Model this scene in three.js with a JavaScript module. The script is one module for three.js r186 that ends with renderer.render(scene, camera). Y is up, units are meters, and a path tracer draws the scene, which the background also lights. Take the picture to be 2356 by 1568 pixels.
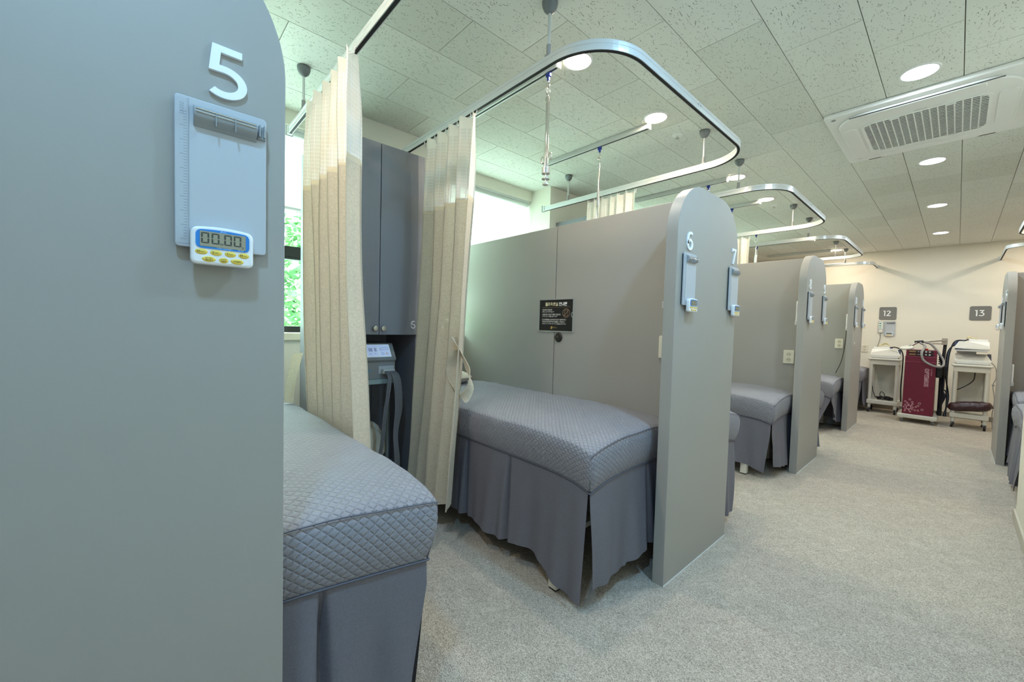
import * as THREE from 'three';
import { RoundedBoxGeometry } from 'three/addons/geometries/RoundedBoxGeometry.js';
import { mergeGeometries, mergeVertices } from 'three/addons/utils/BufferGeometryUtils.js';
import { RectAreaLightUniformsLib } from 'three/addons/lights/RectAreaLightUniformsLib.js';
import { ImprovedNoise } from 'three/addons/math/ImprovedNoise.js';

// ---------------------------------------------------------------- camera, sky, exposure
const scene = new THREE.Scene();
const camera = new THREE.PerspectiveCamera(2 * Math.atan(784 / 931.3) * 180 / Math.PI, 2356 / 1568, 0.05, 100);
camera.position.set(0.9426, 1.2, 2.0274);
camera.rotation.order = 'YXZ';
camera.rotation.set(-0.03922, 0.8327, 0.02722);
scene.background = new THREE.Color(0.86, 0.97, 1.0);
scene.backgroundIntensity = 4.2;
const renderer = new THREE.WebGLRenderer({ antialias: true });
renderer.toneMapping = THREE.LinearToneMapping;
renderer.toneMappingExposure = 3.7;
renderer.shadowMap.enabled = true;
RectAreaLightUniformsLib.init();
const WARM = new THREE.Color(1.0, 0.84, 0.65), COOL = new THREE.Color(0.74, 0.90, 1.0), COOL_NEAR = new THREE.Color(0.34, 0.66, 1.0);
const WARM_POWER = 76, COOL_POWER = 88, COOL_NEAR_POWER = 140;

// ---------------------------------------------------------------- helpers
const PI = Math.PI, CE = 2.572, XP = 0.0754, XB = 0.0194;
let seed = 7;
const rnd = () => { seed = (seed + 0x6D2B79F5) | 0; let t = Math.imul(seed ^ (seed >>> 15), 1 | seed); t = (t + Math.imul(t ^ (t >>> 7), 61 | t)) ^ t; return ((t ^ (t >>> 14)) >>> 0) / 4294967296; };
const rr = (a, b) => a + (b - a) * rnd();
const lerp = (a, b, t) => a + (b - a) * t, clamp = (x, a, b) => Math.min(b, Math.max(a, x));
const sstep = (a, b, x) => { const t = clamp((x - a) / (b - a), 0, 1); return t * t * (3 - 2 * t); };
const noise = new ImprovedNoise();
const taken = {};
function numbered(n) { if (!(n in taken)) { taken[n] = 0; return n; } taken[n]++; return n + '_' + String(taken[n]).padStart(3, '0'); }
function shade(o) { o.traverse((m) => { if (m.isMesh) { m.castShadow = true; m.receiveShadow = true; } }); return o; }
function part(name, geo, mat, parent) {
  const g = Array.isArray(geo) ? merge(geo) : geo;
  const m = new THREE.Mesh(g, mat); m.name = name; m.castShadow = m.receiveShadow = true; parent.add(m); return m;
}
function merge(list) {
  list = list.map((g) => { let k = g.index ? g.toNonIndexed() : g; for (const a of Object.keys(k.attributes)) if (!['position', 'normal', 'uv'].includes(a)) k.deleteAttribute(a); if (!k.attributes.uv) k.setAttribute('uv', new THREE.BufferAttribute(new Float32Array(k.attributes.position.count * 2), 2)); return k; });
  return list.length === 1 ? list[0] : mergeGeometries(list, false);
}
function thing(name, label, category, [x, y, z] = [0, 0, 0], turn = 0, group) {
  const o = new THREE.Group(); o.name = numbered(name); o.position.set(x, y, z); o.rotation.y = turn;
  o.userData = { label, category }; if (group) o.userData.group = group; scene.add(o); return o;
}
function dup(root, [x, y, z], turn, label) {
  const r = root.clone(); r.name = numbered(root.name.replace(/_\d{3}$/, '')); r.userData = { ...root.userData, label };
  r.position.set(x, y, z); if (turn !== undefined) r.rotation.y = turn; scene.add(r); return r;
}
function struct(name, geo, mat) { const m = part(name, geo, mat, scene); m.userData.kind = 'structure'; return m; }
// planar uv in metres by dominant normal
function muv(g, s = 1) {
  if (g.index) g = g.toNonIndexed();
  const p = g.attributes.position, n = g.attributes.normal, uv = new Float32Array(p.count * 2);
  for (let i = 0; i < p.count; i++) {
    const ax = Math.abs(n.getX(i)), ay = Math.abs(n.getY(i)), az = Math.abs(n.getZ(i));
    let u, v; if (ay >= ax && ay >= az) { u = p.getX(i); v = p.getZ(i); } else if (ax >= az) { u = p.getZ(i); v = p.getY(i); } else { u = p.getX(i); v = p.getY(i); }
    uv[2 * i] = u / s; uv[2 * i + 1] = v / s;
  }
  g.setAttribute('uv', new THREE.BufferAttribute(uv, 2)); return g;
}
const box = (x0, x1, y0, y1, z0, z1) => { const g = new THREE.BoxGeometry(Math.abs(x1 - x0), Math.abs(y1 - y0), Math.abs(z1 - z0)); g.translate((x0 + x1) / 2, (y0 + y1) / 2, (z0 + z1) / 2); return g; };
const rbox = (x0, x1, y0, y1, z0, z1, r = 0.004, s = 2) => { const g = new RoundedBoxGeometry(Math.abs(x1 - x0), Math.abs(y1 - y0), Math.abs(z1 - z0), s, Math.min(r, Math.abs(x1 - x0) / 2.01, Math.abs(y1 - y0) / 2.01, Math.abs(z1 - z0) / 2.01)); g.translate((x0 + x1) / 2, (y0 + y1) / 2, (z0 + z1) / 2); return g; };
const V = (x, y, z) => new THREE.Vector3(x, y, z);
function rod(a, b, r, r2 = r, seg = 14) {
  const A = V(...a), B = V(...b), d = B.clone().sub(A), g = new THREE.CylinderGeometry(r2, r, d.length(), seg);
  g.applyQuaternion(new THREE.Quaternion().setFromUnitVectors(V(0, 1, 0), d.clone().normalize())); g.translate((A.x + B.x) / 2, (A.y + B.y) / 2, (A.z + B.z) / 2); return g;
}
function tube(pts, r, seg = 40, rad = 8, closed = false) { return new THREE.TubeGeometry(new THREE.CatmullRomCurve3(pts.map((p) => V(...p)), closed), seg, r, rad, closed); }
function lathe(pts, seg = 24) { return new THREE.LatheGeometry(pts.map((p) => new THREE.Vector2(...p)), seg); }
function rrect(w, h, r, x = 0, y = 0) { const s = new THREE.Shape(), a = x - w / 2, b = y - h / 2; s.moveTo(a + r, b); s.lineTo(a + w - r, b); s.absarc(a + w - r, b + r, r, -PI / 2, 0); s.lineTo(a + w, b + h - r); s.absarc(a + w - r, b + h - r, r, 0, PI / 2); s.lineTo(a + r, b + h); s.absarc(a + r, b + h - r, r, PI / 2, PI); s.lineTo(a, b + r); s.absarc(a + r, b + r, r, PI, 1.5 * PI); return s; }
function ext(shape, depth, bevel = 0, seg = 12) { return new THREE.ExtrudeGeometry(shape, { depth: depth - 2 * bevel, bevelEnabled: bevel > 0, bevelSize: bevel, bevelThickness: bevel, bevelOffset: -bevel, bevelSegments: 2, curveSegments: seg }).translate(0, 0, bevel); }
// sweep a closed profile [(n, y)] along a path in the xz plane
function sweep(path, prof) {
  const P = path.length, N = prof.length, pos = [], idx = [];
  const dirs = path.map((p, i) => { const a = path[Math.max(0, i - 1)], b = path[Math.min(P - 1, i + 1)]; const d = [b[0] - a[0], b[1] - a[1]], l = Math.hypot(...d); return [d[0] / l, d[1] / l]; });
  for (let i = 0; i < P; i++) for (const [n, y] of prof) pos.push(path[i][0] - dirs[i][1] * n, y, path[i][1] + dirs[i][0] * n);
  for (let i = 0; i < P - 1; i++) for (let k = 0; k < N; k++) { const a = i * N + k, b = i * N + (k + 1) % N, c = a + N, d = b + N; idx.push(a, c, b, b, c, d); }
  for (let k = 1; k < N - 1; k++) { idx.push(0, k + 1, k); const o = (P - 1) * N; idx.push(o, o + k, o + k + 1); }
  const g = new THREE.BufferGeometry(); g.setAttribute('position', new THREE.Float32BufferAttribute(pos, 3)); g.setIndex(idx);
  const h = g.toNonIndexed(); h.computeVertexNormals(); return h;
}
// grid surface f(u, v) -> [x, y, z], uv(u, v) -> [s, t]
function grid(nu, nv, f, uvf) {
  const pos = [], uv = [], idx = [];
  for (let j = 0; j <= nv; j++) for (let i = 0; i <= nu; i++) { const u = i / nu, v = j / nv; pos.push(...f(u, v)); uv.push(...(uvf ? uvf(u, v) : [u, v])); }
  for (let j = 0; j < nv; j++) for (let i = 0; i < nu; i++) { const a = j * (nu + 1) + i, b = a + 1, c = a + nu + 1, d = c + 1; idx.push(a, c, b, b, c, d); }
  const g = new THREE.BufferGeometry(); g.setAttribute('position', new THREE.Float32BufferAttribute(pos, 3)); g.setAttribute('uv', new THREE.Float32BufferAttribute(uv, 2)); g.setIndex(idx); g.computeVertexNormals(); return g;
}

// ---------------------------------------------------------------- textures and materials
function canvasTex(w, h, draw, srgb = true) { const c = document.createElement('canvas'); c.width = w; c.height = h; const x = c.getContext('2d'); draw(x, w, h); const t = new THREE.CanvasTexture(c); if (srgb) t.colorSpace = THREE.SRGBColorSpace; t.wrapS = t.wrapT = THREE.RepeatWrapping; return t; }
function dataTex(n, m, f, srgb = true) { const d = new Uint8Array(n * m * 4); for (let j = 0; j < m; j++) for (let i = 0; i < n; i++) { const c = f(i, j), k = (j * n + i) * 4; d[k] = clamp(c[0], 0, 255); d[k + 1] = clamp(c[1], 0, 255); d[k + 2] = clamp(c[2], 0, 255); d[k + 3] = 255; } const t = new THREE.DataTexture(d, n, m); t.wrapS = t.wrapT = THREE.RepeatWrapping; t.magFilter = THREE.LinearFilter; if (srgb) t.colorSpace = THREE.SRGBColorSpace; t.needsUpdate = true; return t; }
const M = (color, roughness = 0.6, o = {}) => new THREE.MeshStandardMaterial({ color, roughness, ...o });
const MP = (color, roughness = 0.6, o = {}) => new THREE.MeshPhysicalMaterial({ color, roughness, ...o });

// mineral-fibre tile: pinholes and worm-like fissures that run along the tile
function tileMarks(x, w, h, bg, ink) {
  x.fillStyle = bg; x.fillRect(0, 0, w, h); x.lineCap = 'round';
  const keep = seed; seed = 99;
  for (let k = 0; k < 330; k++) { x.fillStyle = ink(rr(0.45, 1)); const r = rr(1.9, 3.1); x.beginPath(); x.arc(rr(8, w - 8), rr(8, h - 8), r, 0, 7); x.fill(); }
  for (let k = 0; k < 95; k++) {
    x.strokeStyle = ink(rr(0.4, 0.85)); x.lineWidth = rr(2.2, 3.8); let px = rr(20, w - 20), py = rr(20, h - 60), a = rr(-0.5, 0.5); x.beginPath(); x.moveTo(px, py);
    const n = 1 + Math.floor(rr(0, 2.4)); for (let i = 0; i < n; i++) { px += Math.sin(a) * 9 + rr(-5, 5); py += Math.cos(a) * 10; x.lineTo(px, py); } x.stroke();
  }
  seed = keep;
}
const tileMap = canvasTex(512, 1024, (x, w, h) => tileMarks(x, w, h, '#e4e5dd', (a) => `rgba(98,94,84,${a})`));
const tileBump = canvasTex(512, 1024, (x, w, h) => tileMarks(x, w, h, '#ffffff', (a) => `rgba(0,0,0,${a})`), false);
const mTile = M(0xffffff, 0.95, { map: tileMap, bumpMap: tileBump, bumpScale: 0.0015 });
const mTileB = mTile.clone(); mTileB.color = new THREE.Color(0xf6f6f4);
const mSlab = M(0x8d887c, 0.95);

// looped carpet: speckle of beige, grey and brown yarn
const cN = 1024;
const yarn = new Float32Array(cN * cN);
{ for (let j = 0; j < cN; j++) for (let i = 0; i < cN; i++) { yarn[j * cN + i] = rnd(); } }
const carpetF = (i, j) => { // short dashes along x
  const row = j >> 1, k = ((i + ((row * 7919) % 11)) >> 2), a = yarn[(row * 2 % cN) * cN + (k * 3 % cN)], b = yarn[j * cN + i];
  const big = noise.noise(i * 0.012, j * 0.012, 3.1) * 8 + noise.noise(i * 0.05, j * 0.05, 8.1) * 7;
  return [a, b, big];
};
const carpetMap = dataTex(cN, cN, (i, j) => { const [a, b, big] = carpetF(i, j); const t = a < 0.22 ? [148, 139, 128] : a < 0.5 ? [181, 172, 160] : a < 0.82 ? [198, 189, 176] : [214, 207, 195]; const s = (b - 0.5) * 22 + big; return [t[0] + s, t[1] + s, t[2] + s]; });
const carpetBump = dataTex(cN, cN, (i, j) => { const [a, b] = carpetF(i, j); const s = 90 + a * 110 + b * 50; return [s, s, s]; }, false);
carpetMap.repeat.set(1 / 0.9, 1 / 0.9); carpetBump.repeat.set(1 / 0.9, 1 / 0.9);
const mCarpet = M(0xffffff, 1.0, { map: carpetMap, bumpMap: carpetBump, bumpScale: 0.004 });

const mPanel = M(0xa3a19c, 0.5);
const mPanelEdge = M(0xa6a6a4, 0.42);
const mCab = M(0x8a8c94, 0.42);
const mWall = M(0xece7da, 0.85);
const mWhite = M(0xf2f2f0, 0.38), mWhiteGloss = MP(0xf0f2f4, 0.25, { clearcoat: 0.4 });
const mCream = M(0xe4dfd0, 0.4);
const mAlu = M(0xe2e6e8, 0.3, { metalness: 0.35 }), mAluSoft = M(0xd4d7d6, 0.38, { metalness: 0.3 });
const mDarkSlot = M(0x1d1e20, 0.7), mBlack = M(0x121315, 0.5), mRubber = M(0x1b1b1d, 0.75);
const mChrome = M(0xe6e4e0, 0.14, { metalness: 1 });
const mGreyPlastic = M(0x787d80, 0.4), mMidGrey = M(0x9b9c9c, 0.5), mLightGrey = M(0xc4c5c4, 0.5);
const mBlue = M(0x1d3a9a, 0.4);
const mDigit = M(0xf4f7fa, 0.4);

// quilted cover: dashed stitch in a diamond grid, puffed cells
const QC = 256;
const quiltMap = canvasTex(QC, QC, (x, w) => {
  x.fillStyle = '#8d8e98'; x.fillRect(0, 0, w, w);
  for (let k = 0; k < 9000; k++) { x.fillStyle = `rgba(${rnd() < 0.5 ? '70,72,80' : '170,172,182'},0.12)`; x.fillRect(rr(0, w), rr(0, w), 2, 1); }
  x.strokeStyle = '#e6e8ec'; x.lineWidth = 6; x.setLineDash([13, 5.1]);
  for (const [a, b, c, d] of [[0, 0, w, w], [0, w, w, 0]]) { x.beginPath(); x.moveTo(a, b); x.lineTo(c, d); x.stroke(); }
});
const quiltBump = dataTex(QC, QC, (i, j) => { const u = i / QC, v = j / QC; const d1 = Math.abs(u - v), d2 = Math.abs(u + v - 1); const d = Math.min(d1, 1 - d1, d2, Math.abs(d2 - 1) < 0.5 ? 1 - d2 : d2); const e = clamp(Math.min(d1 > 0.5 ? 1 - d1 : d1, d2 > 0.5 ? 1 - d2 : d2) * 2, 0, 1), s = 255 * Math.sqrt(1 - Math.pow(1 - e, 3)); return [s, s, s]; }, false);
const QUILT = 0.045;
const mQuilt = M(0xffffff, 0.72, { map: quiltMap, bumpMap: quiltBump, bumpScale: 0.0036 });
const weaveMap = dataTex(512, 512, (i, j) => { const s = 240 + (yarn[j * cN + (i >> 4)] - 0.5) * 30 + (yarn[(j >> 4) * cN + i] - 0.5) * 30; return [s, s, s]; });
const weaveBump = dataTex(512, 512, (i, j) => { const s = 128 + (yarn[j * cN + (i >> 3)] - 0.5) * 120 + (yarn[(j >> 3) * cN + i] - 0.5) * 120; return [s, s, s]; }, false);
const skirtMap = weaveMap.clone(); skirtMap.repeat.set(5, 5);
const mSkirt = M(0x757580, 0.62, { map: skirtMap, side: THREE.DoubleSide });
const mPipe = M(0x5a5d6a, 0.6);
const curtMap = weaveMap.clone(); curtMap.repeat.set(4, 4); const curtBump = weaveBump.clone(); curtBump.repeat.set(4, 4);
const mCurtain = MP(0xefe3ce, 0.9, { map: curtMap, bumpMap: curtBump, bumpScale: 0.0012, side: THREE.DoubleSide, transmission: 0.1, thickness: 0 });
const netMap = canvasTex(256, 256, (x, w) => { // alpha: open weave with thicker cords in a grid
  x.fillStyle = 'rgb(222,222,222)'; x.fillRect(0, 0, w, w); x.strokeStyle = '#fff';
  for (let k = 0; k < 4; k++) { const s = w / 4; x.lineWidth = 7; x.beginPath(); x.moveTo(0, k * s + s / 2); for (let i = 0; i <= 16; i++) x.lineTo(i * w / 16, k * s + s / 2 + Math.sin(i * 1.7 + k) * 3); x.stroke(); x.lineWidth = 9; x.beginPath(); x.moveTo(k * s + s / 2, 0); x.lineTo(k * s + s / 2, w); x.stroke(); }
}, false);
netMap.repeat.set(1 / 0.11, 1 / 0.072);
const netCol = canvasTex(256, 256, (x, w) => { x.fillStyle = '#f8f4ea'; x.fillRect(0, 0, w, w); x.strokeStyle = '#fffdf6'; for (let k = 0; k < 4; k++) { const s = w / 4; x.lineWidth = 7; x.beginPath(); x.moveTo(0, k * s + s / 2); for (let i = 0; i <= 16; i++) x.lineTo(i * w / 16, k * s + s / 2 + Math.sin(i * 1.7 + k) * 3); x.stroke(); x.lineWidth = 9; x.beginPath(); x.moveTo(k * s + s / 2, 0); x.lineTo(k * s + s / 2, w); x.stroke(); } });
netCol.repeat.set(1 / 0.11, 1 / 0.072);
const mNet = MP(0xffffff, 0.95, { map: netCol, alphaMap: netMap, transparent: true, side: THREE.DoubleSide });
const mNetBand = MP(0xfaf7ee, 0.9, { side: THREE.DoubleSide, transmission: 0.2, thickness: 0 });

// ---------------------------------------------------------------- room shell
const Z0 = -6.94, Z1 = 4.3, XR = 3.05, XL = -2.07, XC = -1.815, XI = 1.257;
struct('floor', muv(box(XL - 0.2, XR + 0.15, -0.12, 0, Z0 - 0.15, Z1 + 0.15)), mCarpet);
const ceiling = struct('ceiling', box(XL - 0.2, XR + 0.15, CE + 0.014, CE + 0.16, Z0 - 0.15, Z1 + 0.15), mSlab);
{
  const TL = 0.61, variants = [];
  for (let v = 0; v < 4; v++) {
    const g = rbox(-0.1485, 0.1485, 0, 0.0135, -TL / 2 + 0.0015, TL / 2 - 0.0015, 0.0015, 1), p = g.attributes.position, uv = g.attributes.uv;
    for (let i = 0; i < p.count; i++) { let a = p.getX(i) / 0.3 + 0.5, b = p.getZ(i) / TL + 0.5; if (v & 1) a = 1 - a; if (v & 2) b = 1 - b; uv.setXY(i, a, b); }
    variants.push(g);
  }
  for (let i = -7; i <= 9; i++) {
    const par = ((i % 2) + 2) % 2;
    for (let k = -5; k <= 11; k++) {
      const t = 2 * k + par, za = -t * 0.305, zb = za - TL; // joints at t * 0.305 on every second half step
      if (za > 2.5 || zb < Z0 - 0.7) continue;
      const xa = i * 0.3; if (xa + 0.3 < XL + 0.02) continue; if (xa > XI - 0.3 && zb > -2.3) continue;
      let z0 = zb, z1 = za; const full = zb >= Z0 && xa >= XL;
      let m;
      if (full) m = part('ceiling_tile', variants[Math.floor(rnd() * 4)], rnd() < 0.3 ? mTileB : mTile, ceiling), m.position.set(xa + 0.15, CE, (z0 + z1) / 2);
      else { // cut tile at a wall
        z0 = Math.max(zb, Z0); const xl = Math.max(xa, XL); if (z1 - z0 < 0.02 || xa + 0.3 - xl < 0.02) continue;
        const g = box(xl + 0.0015, xa + 0.2985, CE, CE + 0.0135, z0 + 0.0015, z1 - 0.0015), p = g.attributes.position, uv = g.attributes.uv;
        for (let q = 0; q < p.count; q++) uv.setXY(q, (p.getX(q) - xa) / 0.3, (p.getZ(q) - zb) / TL);
        m = part('ceiling_tile', g, mTile, ceiling);
      }
    }
  }
}
const wins = [[1.10, 2.5, 1.94], [-0.94, 0.28, 1.30], [-2.90, -1.74, 1.20], [-4.90, -3.70, 1.2]];
{
  const cols = [[2.5, Z1], [0.28, 1.10], [-1.74, -0.94], [-3.70, -2.90], [Z0, -4.90]];
  const gs = [box(XL - 0.18, XL, 0, 1.06, Z0, Z1), box(XL - 0.18, XL, 2.475, CE + 0.014, Z0, Z1)];
  for (const [a, b] of cols) gs.push(box(XL - 0.18, XC, 0, CE + 0.014, a, b));
  struct('wall_left', gs, mWall);
}
struct('wall_far', box(XL - 0.2, XR + 0.15, 0, CE + 0.014, Z0 - 0.15, Z0), mWall);
struct('wall_near', box(XL - 0.2, XR + 0.15, 0, CE + 0.014, Z1, Z1 + 0.15), mWall);
struct('wall_right', box(XR, XR + 0.15, 0, CE + 0.014, Z0, Z1), mWall);
struct('wall_corridor', rbox(XI, XR, 0, CE + 0.012, -2.245, Z1, 0.004), mWall);
struct('baseboard_corridor', [rbox(XI - 0.012, XI, 0, 0.073, -2.257, Z1, 0.003), rbox(XI - 0.012, XR, 0, 0.073, -2.257, -2.245, 0.003)], M(0xc9c3b4, 0.6));
struct('baseboard_far', rbox(XL, XR, 0, 0.07, Z0, Z0 + 0.012, 0.003), M(0x8b857a, 0.6));
const mFrame = M(0x17191b, 0.4), mGlass = MP(0xeefcf5, 0.02, { transmission: 1, thickness: 0, ior: 1.45 }), mSill = M(0xe8e0cc, 0.5);
const mBlind = MP(0xf6f8f4, 0.95, { transmission: 0.55, thickness: 0, side: THREE.DoubleSide });
wins.forEach(([a, b, yb], i) => {
  const w = new THREE.Group(); w.name = 'window_' + (i + 1); w.userData.kind = 'structure'; scene.add(w);
  const x0 = XL - 0.16, x1 = XL - 0.11;
  part('frame', [box(x0, x1, 1.108, 1.15, a, b), box(x0, x1, 2.43, 2.475, a, b), box(x0, x1, 1.108, 2.475, a, a + 0.04), box(x0, x1, 1.108, 2.475, b - 0.04, b)], mFrame, w);
  part('transom', [box(x0 - 0.005, x1 + 0.01, 1.63, 1.70, a, b), box(x0, x1 + 0.004, 1.612, 1.63, a, b)], mFrame, w);
  part('sill', rbox(XL - 0.17, XL + 0.03, 1.06, 1.108, a, b, 0.004), mSill, w);
  part('pane', box(x0 + 0.02, x0 + 0.026, 1.70, 2.43, a + 0.04, b - 0.04), mGlass, w);
  part('pane', box(x0 + 0.02, x0 + 0.026, 1.15, 1.63, a + 0.04, b - 0.04), mGlass, w);
  const where = ['at the window beside the near beige curtain', 'at the window behind the quilted bed by partition six', 'at the window beyond partition seven', 'at the window beyond partition nine'][i];
  const bl = thing('roller_blind', 'white translucent roller blind pulled down ' + where, 'blind', [XL - 0.05, yb, (a + b) / 2], 0, 'window roller blinds');
  const L = (b - a) / 2 - 0.02;
  part('fabric', grid(8, 20, (u, v) => [0.004 * Math.sin(v * 5 + u * 2), lerp(2.44 - yb, 0.012, v), lerp(-L, L, u)]), mBlind, bl);
  part('bottom_bar', rbox(-0.008, 0.008, -0.006, 0.014, -L, L, 0.003), mAluSoft, bl);
  part('head_rail', [rod([0, 2.445 - yb, -L], [0, 2.445 - yb, L], 0.024), box(-0.03, 0.034, 2.455 - yb, 2.475 - yb, -L - 0.01, L + 0.01)], mAluSoft, bl);
});

// trees outside the windows
const leafMats = [M(0x74a366, 0.8), M(0x90bc7e, 0.8), M(0x5c8c58, 0.8)];
for (const m of leafMats) m.side = THREE.DoubleSide;
[[-7.2, 3.4, 2.1, 'broad leafy green tree outside the near window'], [-7.6, -0.6, 1.9, 'leafy green tree outside the window by partition six'], [-7.4, -4.4, 2.0, 'leafy green tree outside the farther windows']].forEach(([x, z, R, label], k) => {
  const t = thing('tree', label, 'tree', [x, -3.0, z]);
  part('trunk', tube([[0, 0, 0], [0.08, 1.5, 0.05], [-0.05, 3.2, -0.06], [0.05, 4.8, 0]], 0.14, 24, 8), M(0x5b4a38, 0.9), t);
  const leaf = new THREE.BufferGeometry(); leaf.setAttribute('position', new THREE.Float32BufferAttribute([0, 0, 0, 0.05, 0.012, 0.06, 0, 0, 0.15, -0.05, 0.012, 0.06], 3)); leaf.setIndex([0, 1, 2, 0, 2, 3]); leaf.computeVertexNormals();
  for (let c = 0; c < 3; c++) {
    const n = 2600, im = new THREE.InstancedMesh(leaf, leafMats[c], n), d = new THREE.Object3D(); im.name = 'foliage'; im.userData.kind = 'stuff';
    for (let i = 0; i < n; i++) { const a = rr(0, 2 * PI), u = rr(-1, 1), r = R * Math.cbrt(rr(0.1, 1)); const s = Math.sqrt(1 - u * u); d.position.set(r * s * Math.cos(a), 4.2 + r * u * 1.25 + 0.25 * Math.sin(a * 5 + u * 4), r * s * Math.sin(a)); d.rotation.set(rr(-1, 1), rr(0, 6.3), rr(-1, 1)); d.scale.setScalar(rr(0.8, 1.6)); d.updateMatrix(); im.setMatrixAt(i, d.matrix); }
    t.add(im);
  }
});

// ---------------------------------------------------------------- lettering
const ringPts = (cx, cy, rx, ry, n = 40) => Array.from({ length: n + 1 }, (_, i) => [cx + rx * Math.cos(i / n * 2 * PI), cy + ry * Math.sin(i / n * 2 * PI)]);
const curve = (p, n = 36) => new THREE.CatmullRomCurve3(p.map(([a, b]) => new THREE.Vector3(a, b, 0))).getPoints(n).map((q) => [q.x, q.y]);
const six = [curve([[0.50, 0.875], [0.40, 0.925], [0.30, 0.925], [0.19, 0.87], [0.11, 0.74], [0.075, 0.56], [0.075, 0.33]]), ringPts(0.3, 0.31, 0.225, 0.24)];
const GL = {
  0: [0.64, [ringPts(0.32, 0.5, 0.25, 0.43)]], 1: [0.38, [[[0.06, 0.93], [0.25, 0.93], [0.25, 0]]]],
  2: [0.6, [[...curve([[0.05, 0.83], [0.16, 0.91], [0.28, 0.93], [0.40, 0.90], [0.47, 0.81], [0.46, 0.68], [0.38, 0.55]], 24), [0.1, 0.07], [0.55, 0.07]]]],
  3: [0.58, [[[0.07, 0.93], [0.46, 0.93], [0.25, 0.585], ...curve([[0.36, 0.565], [0.46, 0.49], [0.505, 0.38], [0.5, 0.27], [0.45, 0.16], [0.36, 0.09], [0.25, 0.07], [0.14, 0.09], [0.04, 0.15]], 30)]]],
  4: [0.64, [[[0.37, 0.97], [0.06, 0.25], [0.61, 0.25]], [[0.44, 0.52], [0.44, 0]]]],
  5: [0.6, [[[0.53, 0.93], [0.17, 0.93], [0.135, 0.555], ...Array.from({ length: 40 }, (_, i) => { const a = (92 - i / 39 * 222) * PI / 180; return [0.275 + 0.262 * Math.cos(a), 0.315 + 0.243 * Math.sin(a)]; })]]],
  6: [0.6, six], 9: [0.6, six.map((p) => p.map(([x, y]) => [0.6 - x, 1 - y]))],
  7: [0.58, [[[0.07, 0.78], [0.07, 0.93], [0.5, 0.93], [0.2, 0]]]], 8: [0.6, [ringPts(0.3, 0.73, 0.19, 0.2), ringPts(0.3, 0.27, 0.235, 0.205)]],
};
function stroke(pts, w, depth) {
  const closed = Math.hypot(pts[0][0] - pts[pts.length - 1][0], pts[0][1] - pts[pts.length - 1][1]) < 1e-6, P = closed ? pts.slice(0, -1) : pts, n = P.length, Ls = [], Rs = [];
  for (let i = 0; i < n; i++) {
    const a = P[closed ? (i + n - 1) % n : Math.max(0, i - 1)], b = P[i], c = P[closed ? (i + 1) % n : Math.min(n - 1, i + 1)];
    let d1 = [b[0] - a[0], b[1] - a[1]], d2 = [c[0] - b[0], c[1] - b[1]]; const l1 = Math.hypot(...d1), l2 = Math.hypot(...d2);
    d1 = l1 > 0 ? d1.map((v) => v / l1) : d2.map((v) => v / l2); d2 = l2 > 0 ? d2.map((v) => v / l2) : d1;
    let nx = -(d1[1] + d2[1]), ny = d1[0] + d2[0]; const l = Math.hypot(nx, ny) || 1; nx /= l; ny /= l; const cs = Math.max(0.35, nx * -d1[1] + ny * d1[0]), k = w / 2 / cs;
    Ls.push(new THREE.Vector2(b[0] + nx * k, b[1] + ny * k)); Rs.push(new THREE.Vector2(b[0] - nx * k, b[1] - ny * k));
  }
  let s; if (closed) { s = new THREE.Shape(Rs); s.holes.push(new THREE.Path(Ls)); } else s = new THREE.Shape([...Ls, ...Rs.reverse()]);
  return ext(s, depth, 0);
}
function numeral(text, h, depth, weight = 0.14, wide = 1) { // centred in x, base at y = 0, faces +z
  const gs = []; let x = 0;
  for (const ch of text) { const [w, strokes] = GL[ch]; for (const st of strokes) gs.push(stroke(st.map(([a, b]) => [a + x, b]), weight, depth / h)); x += w + 0.06; }
  const g = merge(gs); g.translate(-(x - 0.06) / 2, 0, 0); g.scale(h * wide, h, h); return g;
}
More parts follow.
